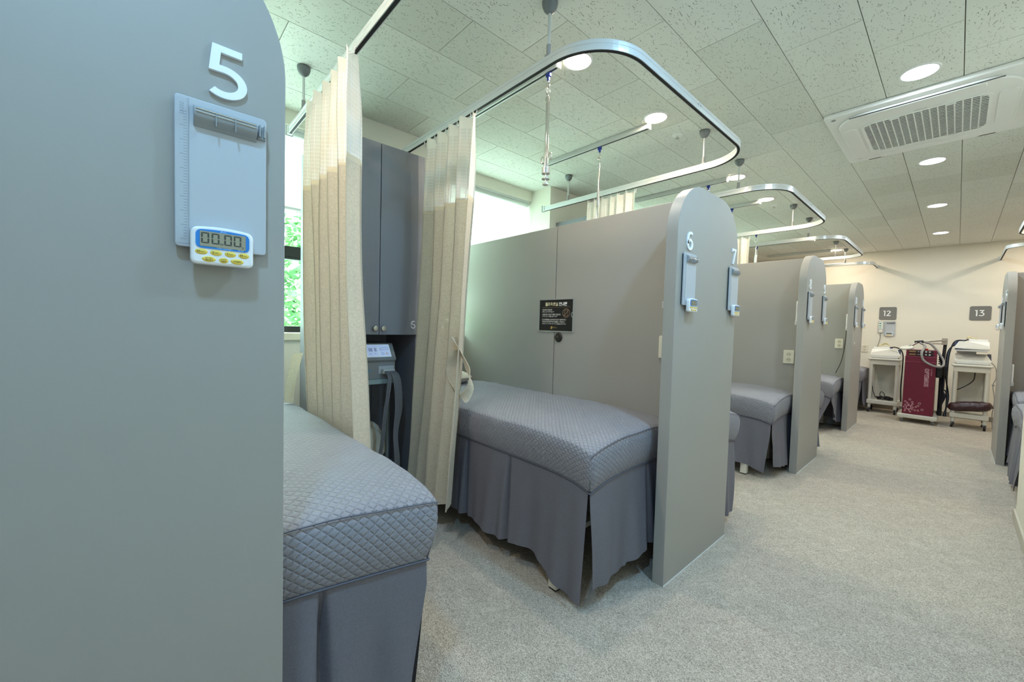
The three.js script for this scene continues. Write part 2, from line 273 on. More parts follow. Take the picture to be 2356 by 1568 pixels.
// hangul syllables drawn from strokes
const JC = (() => { const L = (...p) => p, o = (cx, cy, rx, ry) => ringPts(cx, cy, rx, ry, 14); const base = {
  'ㄱ': [L([0, 0], [1, 0], [1, 1])], 'ㄴ': [L([0, 0], [0, 1], [1, 1])], 'ㄷ': [L([1, 0], [0, 0], [0, 1], [1, 1])], 'ㄹ': [L([0, 0], [1, 0], [1, 0.5], [0, 0.5], [0, 1], [1, 1])], 'ㅁ': [L([0, 0], [1, 0], [1, 1], [0, 1], [0, 0])],
  'ㅂ': [L([0, 0], [0, 1], [1, 1], [1, 0]), L([0, 0.5], [1, 0.5])], 'ㅅ': [L([0.5, 0], [0, 1]), L([0.5, 0.2], [1, 1])], 'ㅇ': [o(0.5, 0.5, 0.5, 0.5)], 'ㅈ': [L([0, 0], [1, 0], [0.5, 0.4], [0, 1]), L([0.5, 0.4], [1, 1])], 'ㅊ': [L([0.3, -0.15], [0.7, -0.15]), L([0, 0.15], [1, 0.15], [0.5, 0.5], [0, 1]), L([0.5, 0.5], [1, 1])],
  'ㅋ': [L([0, 0], [1, 0], [1, 1]), L([0, 0.5], [1, 0.5])], 'ㅌ': [L([1, 0], [0, 0], [0, 1], [1, 1]), L([0, 0.5], [1, 0.5])], 'ㅍ': [L([0, 0], [1, 0]), L([0, 1], [1, 1]), L([0.3, 0], [0.3, 1]), L([0.7, 0], [0.7, 1])], 'ㅎ': [L([0.3, -0.15], [0.7, -0.15]), L([0, 0.12], [1, 0.12]), o(0.5, 0.65, 0.4, 0.35)] };
  const two = (c) => base[c].map((s) => s.map(([x, y]) => [x * 0.45, y])).concat(base[c].map((s) => s.map(([x, y]) => [0.55 + x * 0.45, y]))); for (const [d, c] of [['ㄲ', 'ㄱ'], ['ㄸ', 'ㄷ'], ['ㅃ', 'ㅂ'], ['ㅆ', 'ㅅ'], ['ㅉ', 'ㅈ']]) base[d] = two(c); return base; })();
const CHO = 'ㄱㄲㄴㄷㄸㄹㅁㅂㅃㅅㅆㅇㅈㅉㅊㅋㅌㅍㅎ', JUNG = 'ㅏㅐㅑㅒㅓㅔㅕㅖㅗㅘㅙㅚㅛㅜㅝㅞㅟㅠㅡㅢㅣ', JONG = ['', 'ㄱ', 'ㄲ', 'ㄱㅅ', 'ㄴ', 'ㄴㅈ', 'ㄴㅎ', 'ㄷ', 'ㄹ', 'ㄹㄱ', 'ㄹㅁ', 'ㄹㅂ', 'ㄹㅅ', 'ㄹㅌ', 'ㄹㅍ', 'ㄹㅎ', 'ㅁ', 'ㅂ', 'ㅂㅅ', 'ㅅ', 'ㅆ', 'ㅇ', 'ㅈ', 'ㅊ', 'ㅋ', 'ㅌ', 'ㅍ', 'ㅎ'];
const VERT = { 'ㅏ': [1, 0, 0, 1], 'ㅐ': [1, 0, 1, 1], 'ㅑ': [2, 0, 0, 1], 'ㅒ': [2, 0, 1, 1], 'ㅓ': [0, 1, 0, 1], 'ㅔ': [0, 1, 1, 1], 'ㅕ': [0, 2, 0, 1], 'ㅖ': [0, 2, 1, 1], 'ㅣ': [0, 0, 0, 1] }, HOR = { 'ㅗ': [1, 0], 'ㅛ': [2, 0], 'ㅜ': [0, 1], 'ㅠ': [0, 2], 'ㅡ': [0, 0] }, COMP = { 'ㅘ': ['ㅗ', 'ㅏ'], 'ㅙ': ['ㅗ', 'ㅐ'], 'ㅚ': ['ㅗ', 'ㅣ'], 'ㅝ': ['ㅜ', 'ㅓ'], 'ㅞ': ['ㅜ', 'ㅔ'], 'ㅟ': ['ㅜ', 'ㅣ'], 'ㅢ': ['ㅡ', 'ㅣ'] };
function hangul(x, text, X, Y, s, lw, color) {
  x.strokeStyle = color; x.fillStyle = color; x.lineWidth = lw; x.lineCap = 'butt'; x.lineJoin = 'miter'; x.setLineDash([]);
  const line = (pts) => { x.beginPath(); pts.forEach(([a, b], i) => (i ? x.lineTo(a, b) : x.moveTo(a, b))); x.stroke(); };
  for (const ch of text) {
    const k = ch.charCodeAt(0) - 0xAC00;
    if (k < 0 || k > 11171) { if (ch !== ' ') { x.font = `bold ${s}px sans-serif`; x.fillText(ch, X, Y + s * 0.86); X += s * (ch === '-' ? 0.4 : 0.36); } else X += s * 0.36; continue; }
    const c = CHO[Math.floor(k / 588)], v = JUNG[Math.floor(k % 588 / 28)], t = JONG[k % 28], H = t ? 0.55 : 0.92;
    const put = (j, x0, x1, y0, y1) => { for (const st of JC[j] || []) line(st.map(([a, b]) => [X + s * lerp(x0, x1, a), Y + s * lerp(y0, y1, b)])); };
    const [h, ve] = COMP[v] || (HOR[v] ? [v, null] : [null, v]), cw = ve ? 0.46 : 0.66, ch0 = h ? H * 0.5 : H * 0.85;
    put(c, h && !ve ? 0.17 : 0.06, (h && !ve ? 0.17 : 0.06) + cw, 0.08, 0.08 + ch0 - 0.02);
    if (h) { const y = H - 0.05, xe = ve ? 0.6 : 0.94, xm = (0.02 + xe) / 2, [up, dn] = HOR[h]; line([[X + s * 0.02, Y + s * y], [X + s * xe, Y + s * y]]); const ps = (n) => (n === 2 ? [-0.14, 0.14] : n ? [0] : []); for (const d of ps(up)) line([[X + s * (xm + d), Y + s * y], [X + s * (xm + d), Y + s * (y - 0.13)]]); for (const d of ps(dn)) line([[X + s * (xm + d), Y + s * y], [X + s * (xm + d), Y + s * (y + 0.12)]]); }
    if (ve) { const [r, l, dbl] = VERT[ve], x0 = dbl ? 0.70 : 0.76, yb = t ? 0.62 : 0.98; line([[X + s * x0, Y + s * 0.02], [X + s * x0, Y + s * yb]]); if (dbl) line([[X + s * 0.9, Y + s * 0.02], [X + s * 0.9, Y + s * yb]]); for (let i = 0; i < r; i++) line([[X + s * x0, Y + s * (yb * 0.42 + i * 0.16)], [X + s * (dbl ? 0.9 : x0 + 0.17), Y + s * (yb * 0.42 + i * 0.16)]]); for (let i = 0; i < l; i++) line([[X + s * x0, Y + s * (yb * 0.42 + i * 0.16)], [X + s * (x0 - 0.16), Y + s * (yb * 0.42 + i * 0.16)]]); }
    if (t) { const n = t.length; [...t].forEach((j, i) => put(j, lerp(0.16, 0.88, i / n), lerp(0.16, 0.88, (i + 1) / n) - (n > 1 ? 0.06 : 0), 0.74, 0.98)); }
    X += s * 1.04;
  }
  return X;
}
// flat printed plate facing +z, uv 0..1
const plate = (w, h, x = 0, y = 0, z = 0) => new THREE.PlaneGeometry(w, h).translate(x, y, z);

// ---------------------------------------------------------------- lamps
function downlight(x, z, warm, label) {
  const t = thing('ceiling_downlight', label, 'light', [x, CE, z], 0, warm ? 'warm ceiling downlights' : 'cool ceiling downlights'), r = warm ? 0.068 : 0.072;
  part('trim_ring', lathe([[r + 0.010, 0], [r + 0.008, -0.004], [r, -0.006], [r - 0.004, -0.003]], 32), mWhite, t);
  const near = !warm && z > 0, c = warm ? WARM : near ? COOL_NEAR : COOL;
  part('lamp_lens', new THREE.CylinderGeometry(r, r, 0.003, 32).translate(0, -0.0035, 0), M(0xffffff, 0.6, { emissive: c, emissiveIntensity: 5 }), t);
  const l = new THREE.RectAreaLight(c, warm ? WARM_POWER : near ? COOL_NEAR_POWER : COOL_POWER, r * 1.4, r * 1.4); l.position.set(0, -0.009, 0); l.rotation.x = -PI / 2; t.add(l);
}
downlight(-0.443, 0.359, true, 'warm round downlight beside the front end of curtain rail six');
downlight(-0.443, -0.442, true, 'warm round downlight at the end of the hanger track over bed seven');
downlight(-0.45, -1.891, true, 'warm round downlight over the bed by panel eight');
downlight(-0.455, -2.743, true, 'warm round downlight past panel eight inside the second rail loop');
downlight(-0.45, -4.271, true, 'warm round downlight half hidden by the second rail loop');
downlight(-0.45, -5.06, true, 'warm round downlight hidden over the bed beyond panel eleven');
downlight(-0.457, -6.384, true, 'warm round downlight nearest the far wall on the bed side');
downlight(-0.443, 1.875, true, 'warm round downlight over the nearest bed by panel five');
downlight(-0.443, 2.676, true, 'warm round downlight behind panel five');
for (const z of [-3.55, -4.9, -6.3]) downlight(1.78, z, true, z === -3.55 ? 'warm round downlight over the right bed' : z === -4.9 ? 'warm round downlight beyond the right panel' : 'warm round downlight in the right far corner');
[[0.745, 2.2, 'cool round corridor downlight behind the camera'], [0.745, 0.61, 'cool round corridor downlight nearest the camera'], [0.745, -0.965, 'cool round corridor downlight in front of the air conditioner'], [0.745, -2.542, 'cool round corridor downlight just beyond the air conditioner'], [0.735, -4.118, 'cool round corridor downlight second from the far wall'], [0.728, -5.766, 'cool round corridor downlight nearest the far wall']].forEach(([x, z, l]) => downlight(x, z, false, l));

// sprinkler heads
[[-0.455, -0.77, 'small sprinkler head inside the first rail loop'], [-0.46, -3.033, 'small sprinkler head inside the second rail loop'], [-0.47, -5.99, 'small sprinkler head inside the third rail loop']].forEach(([x, z, l]) => {
  const t = thing('sprinkler_head', l, 'sprinkler', [x, CE, z], 0, 'ceiling sprinkler heads');
  part('rosette', lathe([[0.036, 0], [0.034, -0.004], [0.02, -0.006], [0.001, -0.006]], 24), mWhite, t);
  part('frame', [rod([-0.008, -0.005, 0], [-0.006, -0.022, 0], 0.002), rod([0.008, -0.005, 0], [0.006, -0.022, 0], 0.002), rod([0, -0.004, 0], [0, -0.02, 0], 0.003)], mChrome, t);
  part('deflector', new THREE.CylinderGeometry(0.014, 0.014, 0.0015, 12).translate(0, -0.0235, 0), mChrome, t);
});

// ceiling cassette air conditioner
{
  const ax0 = 0.305, ax1 = 1.165, az0 = -2.12, az1 = -1.16, cx = (ax0 + ax1) / 2, cz = (az0 + az1) / 2, W = ax1 - ax0, D = az1 - az0;
  const t = thing('air_conditioner', 'white ceiling cassette air conditioner with slotted intake grille', 'air conditioner', [cx, CE, cz]);
  const mAC = M(0xeeeeec, 0.42);
  const flat = (s, d, b, y) => { const g = ext(s, d, b, 10); g.rotateX(PI / 2); g.translate(0, y, 0); return g; };
  part('face_panel', [flat(rrect(W, D, 0.02), 0.026, 0.008, -0.0), flat(rrect(W - 0.1, D - 0.1, 0.16), 0.016, 0.006, -0.024)], mAC, t);
  const gw = 0.53, gd = 0.52;
  part('intake_recess', flat(rrect(gw, gd, 0.05), 0.002, 0, -0.0385), mBlack, t);
  const gr = part('grille', flat((() => { const s = rrect(gw + 0.03, gd + 0.03, 0.06); s.holes.push(rrect(gw - 0.005, gd - 0.005, 0.05)); return s; })(), 0.006, 0.001, -0.039), mAC, t);
  const sl = box(-gw / 2, gw / 2, -0.0440, -0.0415, -0.0042, 0.0042), rb = box(-0.0028, 0.0028, -0.0445, -0.0415, -gd / 2, gd / 2);
  for (let k = 0; k <= 22; k++) { const m = part('slat', sl, mAC, gr); m.position.z = lerp(-gd / 2, gd / 2, k / 22); if (k === 0 || k === 22) m.scale.x = 0.86; }
  for (let k = 1; k <= 15; k++) part('rib', rb, mAC, gr).position.x = lerp(-gw / 2, gw / 2, k / 16);
  for (const s of [-1, 1]) {
    part('louver', flat(rrect(0.5, 0.075, 0.03, 0, s * (D / 2 - 0.098)), 0.008, 0.003, -0.037), mAC, t);
    part('louver', flat(rrect(0.07, 0.5, 0.03, s * (W / 2 - 0.098), 0), 0.008, 0.003, -0.037), mAC, t);
    part('louver_gap', flat(rrect(0.62, 0.007, 0.003, 0, s * (D / 2 - 0.055)), 0.002, 0, -0.0395), mDarkSlot, t);
    for (const q of [-1, 1]) part('latch', rbox(q * 0.12 - 0.02, q * 0.12 + 0.02, -0.05, -0.04, s * (gd / 2 + 0.004) - 0.008, s * (gd / 2 + 0.004) + 0.008, 0.002), mAC, t);
  }
  const logo = canvasTex(256, 48, (x) => { x.fillStyle = '#ececea'; x.fillRect(0, 0, 256, 48); x.fillStyle = '#55585c'; x.font = 'italic bold 34px sans-serif'; x.fillText('midEstream', 14, 36); });
  const lg = plate(0.07, 0.012); lg.rotateX(PI / 2); part('logo_plate', lg.translate(0, -0.0402, gd / 2 + 0.026), M(0xffffff, 0.5, { map: logo }), t);
  part('sensor', new THREE.CylinderGeometry(0.012, 0.012, 0.003, 20).translate(-W / 2 + 0.045, -0.027, D / 2 - 0.05), mMidGrey, t);
  part('corner_cap', flat(rrect(0.12, 0.05, 0.02, -W / 2 + 0.12, -D / 2 + 0.09), 0.004, 0.0015, -0.037), mAC, t);
}

// ---------------------------------------------------------------- partitions with arched end panels
const archShape = (w, h, r) => { const s = new THREE.Shape(); s.moveTo(-w / 2, 0); s.lineTo(w / 2, 0); s.lineTo(w / 2, h - r); s.absarc(w / 2 - r, h - r, r, 0, PI / 2); s.lineTo(-w / 2 + r, h); s.absarc(-w / 2 + r, h - r, r, PI / 2, PI); s.lineTo(-w / 2, 0); return s; };
const PW = 0.735, PH = 1.892;
function partition(zc, dir, xFace, xWall, label, h = PH) { // dir +1: the end panel faces +x
  const t = thing('partition', label, 'partition', [xFace, 0, zc], 0, 'arched bay partitions');
  const p = ext(archShape(PW, h, 0.25), 0.056, 0.002, 24); p.rotateY(dir * PI / 2); p.translate(dir > 0 ? -0.056 : 0.056, 0, 0);
  part('end_panel', p, mPanel, t);
  part('base_seal', box(-0.001 * dir, 0.0015 * dir, 0, 0.006, -PW / 2, PW / 2), M(0xdfe6e8, 0.5), t);
  const x0 = -0.056 * dir, x1 = xWall - xFace, xm = dir > 0 ? -0.96 - XP : x0 + (x1 - x0) * 0.5;
  part('board', rbox(x0, xm + 0.0025 * dir, 0, h, -0.02, 0.02, 0.003), mPanel, t);
  part('board', rbox(xm - 0.0025 * dir, x1, 0, h, -0.02, 0.02, 0.003), mPanel, t);
  part('joint_core', box(xm - 0.004, xm + 0.004, 0.002, h - 0.004, -0.016, 0.016), mDarkSlot, t);
  return t;
}
const ZC = [2.196, -0.1206, -2.4375, -4.7545];
partition(ZC[0], 1, XP, XL, 'nearest grey arched partition carrying the number five');
partition(ZC[1], 1, XP, XL, 'grey arched partition carrying the numbers six and seven');
partition(ZC[2], 1, XP, XL, 'grey arched partition carrying the numbers eight and nine', 1.878);
partition(ZC[3], 1, XP, XL, 'grey arched partition carrying the numbers ten and eleven', 1.855);
partition(-4.34, -1, 1.24, XR, 'grey arched partition at the right edge of the corridor', 1.85);

// clipboards, timers and numbers hung on the panels
const mBoard = M(0xb9bfc6, 0.42), mClip = M(0x9aa0a4, 0.35), mRuler = M(0xa9b0b6, 0.4);
const rulerTex = canvasTex(64, 1024, (x, w, h) => { x.fillStyle = '#b4bac1'; x.fillRect(0, 0, w, h); x.fillStyle = '#7f868d'; for (let k = 0; k < 46; k++) { const L = k % 5 ? 18 : 34; x.fillRect(w - L - 8, 90 + k * 20, L, 3); } x.save(); x.translate(22, 30); x.rotate(PI / 2); x.font = '26px sans-serif'; x.fillText('ODD CI', 0, 0); x.restore(); });
function clipboard(label, pos, turn) {
  const t = thing('clipboard', label, 'clipboard', pos, turn, 'clipboards on the bed panels');
  part('board', ext(rrect(0.128, 0.242, 0.006, 0, 0.121), 0.006, 0.0015), mBoard, t).position.z = 0.006;
  part('backing', box(-0.058, 0.058, 0.005, 0.235, 0, 0.006), mRubber, t);
  part('ruler_strip', plate(0.017, 0.232, -0.0545, 0.121, 0.0124), M(0xffffff, 0.45, { map: rulerTex }), t);
  part('ruler_edge', rbox(-0.0465, -0.0455, 0.004, 0.238, 0.0115, 0.0135, 0.0004, 1), mRuler, t);
  const cs = new THREE.Shape(); cs.moveTo(0, 0); cs.lineTo(0.004, 0.004); cs.quadraticCurveTo(0.016, 0.012, 0.014, 0.022); cs.quadraticCurveTo(0.012, 0.03, 0.002, 0.033); cs.lineTo(0, 0.033);
  const cg = ext(cs, 0.088, 0.0008, 8); cg.rotateY(-PI / 2); cg.translate(0.048, 0.197, 0.0125);
  const cl = part('clip', cg, mClip, t);
  part('clip_wire', [rod([-0.038, 0.222, 0.0265], [0.046, 0.222, 0.0265], 0.0011), rod([-0.038, 0.217, 0.0275], [0.046, 0.217, 0.0275], 0.0009)], mChrome, cl);
  part('clip_ridge', rbox(-0.012, -0.0105, 0.2, 0.222, 0.024, 0.0285, 0.0006), mClip, cl); part('clip_ridge', rbox(0.015, 0.0165, 0.2, 0.222, 0.024, 0.0285, 0.0006), mClip, cl);
  part('pen_holder', [rbox(0.049, 0.0625, 0.203, 0.226, 0.012, 0.017, 0.0015), rbox(0.051, 0.0535, 0.206, 0.227, 0.016, 0.023, 0.001), rbox(0.058, 0.0605, 0.206, 0.227, 0.016, 0.023, 0.001)], mClip, t);
  return t;
}
const lcdTex = canvasTex(512, 256, (x, w, h) => {
  x.fillStyle = '#9f9a84'; x.fillRect(0, 0, w, h);
  const seg = (X) => { const Wd = 88, Hd = 184, y0 = 22, th = 22; x.fillStyle = '#3f433e'; const poly = (p) => { x.beginPath(); p.forEach(([a, b], i) => (i ? x.lineTo(X + a, y0 + b) : x.moveTo(X + a, y0 + b))); x.fill(); };
    poly([[3, 0], [Wd - 3, 0], [Wd - th, th], [th, th]]); poly([[3, Hd], [Wd - 3, Hd], [Wd - th, Hd - th], [th, Hd - th]]);
    for (const [a, b] of [[2, Hd / 2 - 3], [Hd / 2 + 3, Hd - 2]]) { poly([[0, a], [th - 2, a + (a < 10 ? th : 8)], [th - 2, b - (a < 10 ? 8 : th)], [0, b]]); poly([[Wd, a], [Wd - th + 2, a + (a < 10 ? th : 8)], [Wd - th + 2, b - (a < 10 ? 8 : th)], [Wd, b]]); }
    x.fillStyle = 'rgba(120,140,110,0.4)'; x.fillRect(X + th, y0 + Hd / 2 - 9, Wd - 2 * th, 18); };
  [12, 124, 264, 372].forEach(seg); x.fillStyle = '#3f433e'; x.font = 'bold 46px sans-serif'; x.fillText('M', 216, 212); x.fillText('S', 466, 232);
});
const blueTex = canvasTex(512, 288, (x, w, h) => { x.fillStyle = '#2484d6'; x.fillRect(0, 0, w, h); x.fillStyle = '#eaf6ff'; x.font = 'italic bold 26px sans-serif'; x.fillText('ƒ', 226, 34); x.font = '16px sans-serif'; x.fillText('cxtime', 242, 34); x.font = '24px sans-serif'; x.fillText('Time manager', 190, 274); x.font = 'bold 17px sans-serif'; x.fillText('BT-162', 400, 274); });
const buttonTex = (a, b, two) => canvasTex(128, 72, (x, w, h) => { x.fillStyle = '#ecd05a'; x.fillRect(0, 0, w, h); x.fillStyle = '#2b2412'; x.textAlign = 'center'; if (two) { x.font = 'bold 24px sans-serif'; x.fillText(a, 64, 32); x.fillText(b, 64, 56); } else if (b) { x.textAlign = 'left'; x.font = 'bold 36px sans-serif'; x.fillText(a, a.length > 1 ? 14 : 22, 48); x.font = '25px sans-serif'; x.fillText(b, a.length > 1 ? 60 : 50, 48); } else { x.font = 'bold 26px sans-serif'; x.fillText(a, 64, 45); } });
const buttons = [['10', 'Min', 0, -0.0295, -0.0115, 0.0085], ['5', 'Min', 0, -0.0098, -0.0115, 0.0082], ['1', 'Min', 0, 0.0098, -0.0115, 0.0082], ['10', 'Sec', 0, 0.029, -0.0115, 0.008], ['STOP/', 'RESET', 1, -0.0195, -0.0227, 0.0095], ['CLOCK', 'TIMER', 1, 0.0005, -0.0227, 0.0066], ['START', '', 0, 0.0195, -0.0227, 0.0095]].map((b) => [...b, M(0xffffff, 0.4, { map: buttonTex(b[0], b[1], b[2]) })]);
const mLcd = M(0xffffff, 0.25, { map: lcdTex }), mBlueFace = M(0xffffff, 0.35, { map: blueTex });
function timer(label, pos, turn) {
  const t = thing('timer', label, 'timer', pos, turn, 'kitchen timers on the clipboards');
  const s = new THREE.Shape(); s.moveTo(-0.034, -0.0315); s.lineTo(0.034, -0.0315); s.quadraticCurveTo(0.0435, -0.031, 0.0435, -0.022); s.lineTo(0.0435, 0.018); s.quadraticCurveTo(0.043, 0.0285, 0.033, 0.0295); s.quadraticCurveTo(0, 0.0345, -0.033, 0.0295); s.quadraticCurveTo(-0.043, 0.0285, -0.0435, 0.018); s.lineTo(-0.0435, -0.022); s.quadraticCurveTo(-0.0435, -0.031, -0.034, -0.0315);
  part('body', ext(s, 0.018, 0.004, 10), mWhiteGloss, t);
  const f = new THREE.Shape(); f.moveTo(-0.03, -0.0055); f.lineTo(0.03, -0.0055); f.quadraticCurveTo(0.0365, -0.0045, 0.037, 0.002); f.lineTo(0.037, 0.016); f.quadraticCurveTo(0.0365, 0.023, 0.03, 0.0245); f.quadraticCurveTo(0, 0.0275, -0.03, 0.0245); f.quadraticCurveTo(-0.0365, 0.023, -0.037, 0.016); f.lineTo(-0.037, 0.002); f.quadraticCurveTo(-0.0365, -0.0045, -0.03, -0.0055);
  const fg = ext(f, 0.0012, 0, 10); { const p = fg.attributes.position, uv = fg.attributes.uv; for (let i = 0; i < p.count; i++) uv.setXY(i, p.getX(i) / 0.074 + 0.5, (p.getY(i) + 0.0055) / 0.0325); } fg.translate(0, 0, 0.0178);
  const face = part('face', fg, mBlueFace, t);
  part('display', plate(0.063, 0.0245, 0, 0.0098, 0.0195), mLcd, face);
  for (const [, , , bx, by, bw, bm] of buttons) { const g = new THREE.SphereGeometry(1, 20, 10, 0, 2 * PI, 0, PI / 2); g.rotateX(PI / 2); const p = g.attributes.position, uv = g.attributes.uv; for (let i = 0; i < p.count; i++) uv.setXY(i, p.getX(i) * 0.5 + 0.5, p.getY(i) * 0.5 + 0.5); g.scale(bw, 0.0047, 0.002); g.translate(bx, by, 0.0178); part('button', g, bm, t); }
  return t;
}
let clip0, timer0;
const WORD = { 5: 'five', 6: 'six', 7: 'seven', 8: 'eight', 9: 'nine', 10: 'ten', 11: 'eleven', 12: 'twelve', 13: 'thirteen', 14: 'fourteen', 15: 'fifteen' };
function station(num, pos, turn, where) { // pos: point on the panel face at floor level
  const off = (dx, y, dz) => { const c = Math.cos(turn), s = Math.sin(turn); return [pos[0] + c * dx + s * dz, y, pos[2] - s * dx + c * dz]; };
  const n = thing('number_sign', `white raised number ${WORD[num]} on ${where}`, 'number', off(0.005, 1.573, 0), turn, 'bed numbers'); part('numeral', numeral(num, 0.087, 0.0055, 0.13, 1.16), mDigit, n);
  const cl = `grey plastic clipboard below number ${WORD[num]}`, tl = `white and blue timer with yellow buttons below number ${WORD[num]}`;
  if (!clip0) { clip0 = clipboard(cl, off(0, 1.314, 0), turn); timer0 = timer(tl, off(-0.002, 1.318, 0.0125), turn); } else { dup(clip0, off(0, 1.314, 0), turn, cl); dup(timer0, off(0.012, 1.316, 0.0125), turn, tl); }
}
station('5', [XP, 0, 1.926], PI / 2, 'the nearest panel');
station('6', [XP, 0, 0.135], PI / 2, 'the second panel');
station('7', [XP, 0, -0.418], PI / 2, 'the second panel');
station('8', [XP, 0, ZC[2] + 0.257], PI / 2, 'the third panel');
station('9', [XP, 0, ZC[2] - 0.29], PI / 2, 'the third panel');
station('10', [XP, 0, ZC[3] + 0.257], PI / 2, 'the fourth panel');
station('11', [XP, 0, ZC[3] - 0.29], PI / 2, 'the fourth panel');
station('15', [1.24, 0, -4.34 + 0.25], -PI / 2, 'the right panel, nearer side');
station('14', [1.24, 0, -4.34 - 0.25], -PI / 2, 'the right panel, farther side');

// notice and call button on partition 6
{
  const zf = ZC[1] + 0.02;
  const t = thing('notice_sign', 'black notice in a clear holder with white Korean lettering', 'sign', [-0.95, 1.16, zf]);
  const W = 0.322, H = 0.232;
  const tex = canvasTex(1024, 738, (x, w, h) => {
    x.fillStyle = '#1c1c1d'; x.fillRect(0, 0, w, h);
    hangul(x, '물리치료실', 180, 62, 78, 12, '#e9dcb4'); hangul(x, '안내문', 610, 62, 78, 12, '#ffffff');
    x.fillStyle = '#b79a6a'; x.fillRect(80, 172, 860, 4);
    const rows = [['- 핸드폰은 진동으로!', 220, 34, 4.6, 70], ['통화는 삼가 부탁드립니다', 268, 31, 3.2, 90], ['- 온열치료시 화상의 위험이 있습니다.', 330, 34, 4.6, 70], ['(뜨거우시면 꼭 벨을 눌러주세요)', 378, 31, 3.2, 90], ['- 전기치료중에는 일시적으로 피부가 붉어지거나', 452, 34, 4.6, 64], ['저온화상 및 피부자극이 발생할 수 있습니다.', 500, 34, 4.6, 90], ['(따끔하거나 뜨거우면 치료기 옆 호출벨을 눌러주세요)', 552, 29, 3, 90]];
    for (const [s, y, size, lw, X] of rows) hangul(x, s, X, y, size, lw, '#f1efe8');
    x.strokeStyle = '#c39c7c'; x.lineWidth = 8; x.beginPath(); x.ellipse(828, 315, 98, 98, 0, 0, 7); x.stroke(); x.beginPath(); x.moveTo(760, 385); x.lineTo(896, 245); x.stroke(); x.lineWidth = 5; x.strokeRect(785, 250, 86, 132);
    x.fillStyle = '#d8a95c'; x.beginPath(); x.arc(400, 655, 28, 0, 7); x.fill(); x.fillRect(372, 655, 20, 40); x.fillStyle = '#1c1c1d'; x.beginPath(); x.arc(404, 655, 10, 0, 7); x.fill(); hangul(x, '정형외과', 440, 640, 30, 3, '#b58f58');
  });
  part('print', plate(W - 0.014, H - 0.014, 0, H / 2, 0.0022), M(0xffffff, 0.35, { map: tex }), t);
  part('backing', box(-W / 2 + 0.006, W / 2 - 0.006, 0.006, H - 0.006, 0, 0.002), mBlack, t);
  part('holder_frame', [rbox(-W / 2, W / 2, 0, 0.008, 0, 0.006, 0.001, 1), rbox(-W / 2, W / 2, H - 0.008, H, 0, 0.006, 0.001, 1), rbox(-W / 2, -W / 2 + 0.007, 0.008, H - 0.008, 0, 0.006, 0.001, 1), rbox(W / 2 - 0.007, W / 2, 0.008, H - 0.008, 0, 0.006, 0.001, 1)], MP(0xd8dcd8, 0.12, { transmission: 0.5, thickness: 0 }), t);
  part('thumb_notch', new THREE.TorusGeometry(0.018, 0.0012, 6, 24, PI).rotateZ(PI / 2).translate(W / 2 - 0.002, H * 0.52, 0.004), MP(0xd8dcd8, 0.15), t);
  const b = thing('call_button', 'round black nurse call button below the black notice', 'button', [-0.917, 1.125, zf]);
  const disc = lathe([[0.0001, 0.012], [0.02, 0.012], [0.03, 0.01], [0.034, 0.004], [0.034, 0]], 32); disc.rotateX(PI / 2);
  part('housing', disc, M(0x262520, 0.45), b);
  part('key', new THREE.CylinderGeometry(0.011, 0.012, 0.003, 24).rotateX(PI / 2).translate(0, 0.004, 0.0125), M(0x35332d, 0.4), b);
  const lt = canvasTex(128, 64, (x) => { x.fillStyle = '#35332d'; x.fillRect(0, 0, 128, 64); x.fillStyle = '#d8d6cc'; x.font = 'bold 34px sans-serif'; x.fillText('CALL', 20, 44); });
  part('lettering', plate(0.015, 0.006, 0, 0.004, 0.0142), M(0xffffff, 0.5, { map: lt }), b);
  part('lettering', plate(0.012, 0.005, 0, -0.02, 0.0117), M(0xffffff, 0.5, { map: lt }), b);
}

// wall sockets and handset holders
function socket(label, pos, turn = 0) {
  const t = thing('wall_socket', label, 'socket', pos, turn, 'twin wall sockets');
  part('cover_plate', ext(rrect(0.086, 0.124, 0.008, 0, 0.062), 0.011, 0.003), mCream, t);
  for (const y of [0.037, 0.087]) {
    const o = part('outlet', new THREE.TorusGeometry(0.0195, 0.002, 8, 28).translate(0, y, 0.011), mCream, t);
    part('well', new THREE.CylinderGeometry(0.018, 0.018, 0.001, 24).rotateX(PI / 2).translate(0, y, 0.0112), M(0xcfc8b6, 0.5), o);
    part('pin_hole', [-1, 1].map((s) => new THREE.CylinderGeometry(0.003, 0.003, 0.001, 10).rotateX(PI / 2).translate(s * 0.0095, y, 0.0118)), mBlack, o);
  }
  return t;
}
const sock0 = socket('white twin socket half hidden behind panel six', [-0.13, 1.04, ZC[1] + 0.02]);
dup(sock0, [-0.105, 0.913, ZC[2] + 0.02], 0, 'white twin socket on the partition beside panel eight');
dup(sock0, [-0.10, 1.014, ZC[3] + 0.02], 0, 'white twin socket on the partition beside panel ten');
dup(sock0, [-0.098, 0.91, Z0], 0, 'white twin socket on the cream far wall');
function handset(label, pos, turn = 0) {
  const t = thing('call_handset', label, 'handset', pos, turn, 'white call handsets behind the panels');
  part('housing', rbox(-0.016, 0.0, 0, 0.2, -0.03, 0.03, 0.006), mWhite, t);
  part('cradle', rbox(-0.02, 0, -0.004, 0.03, -0.034, 0.034, 0.004), mLightGrey, t);
}
handset('white handset on the back edge of panel six', [XB, 1.30, ZC[1] + 0.31]);
handset('white handset on the back edge of panel eight', [XB, 1.27, ZC[2] + 0.31]);
handset('white handset on the back edge of panel ten', [XB, 1.25, ZC[3] + 0.31]);
handset('white handset low on the back of the right panel', [1.296, 0.76, -4.03], PI);
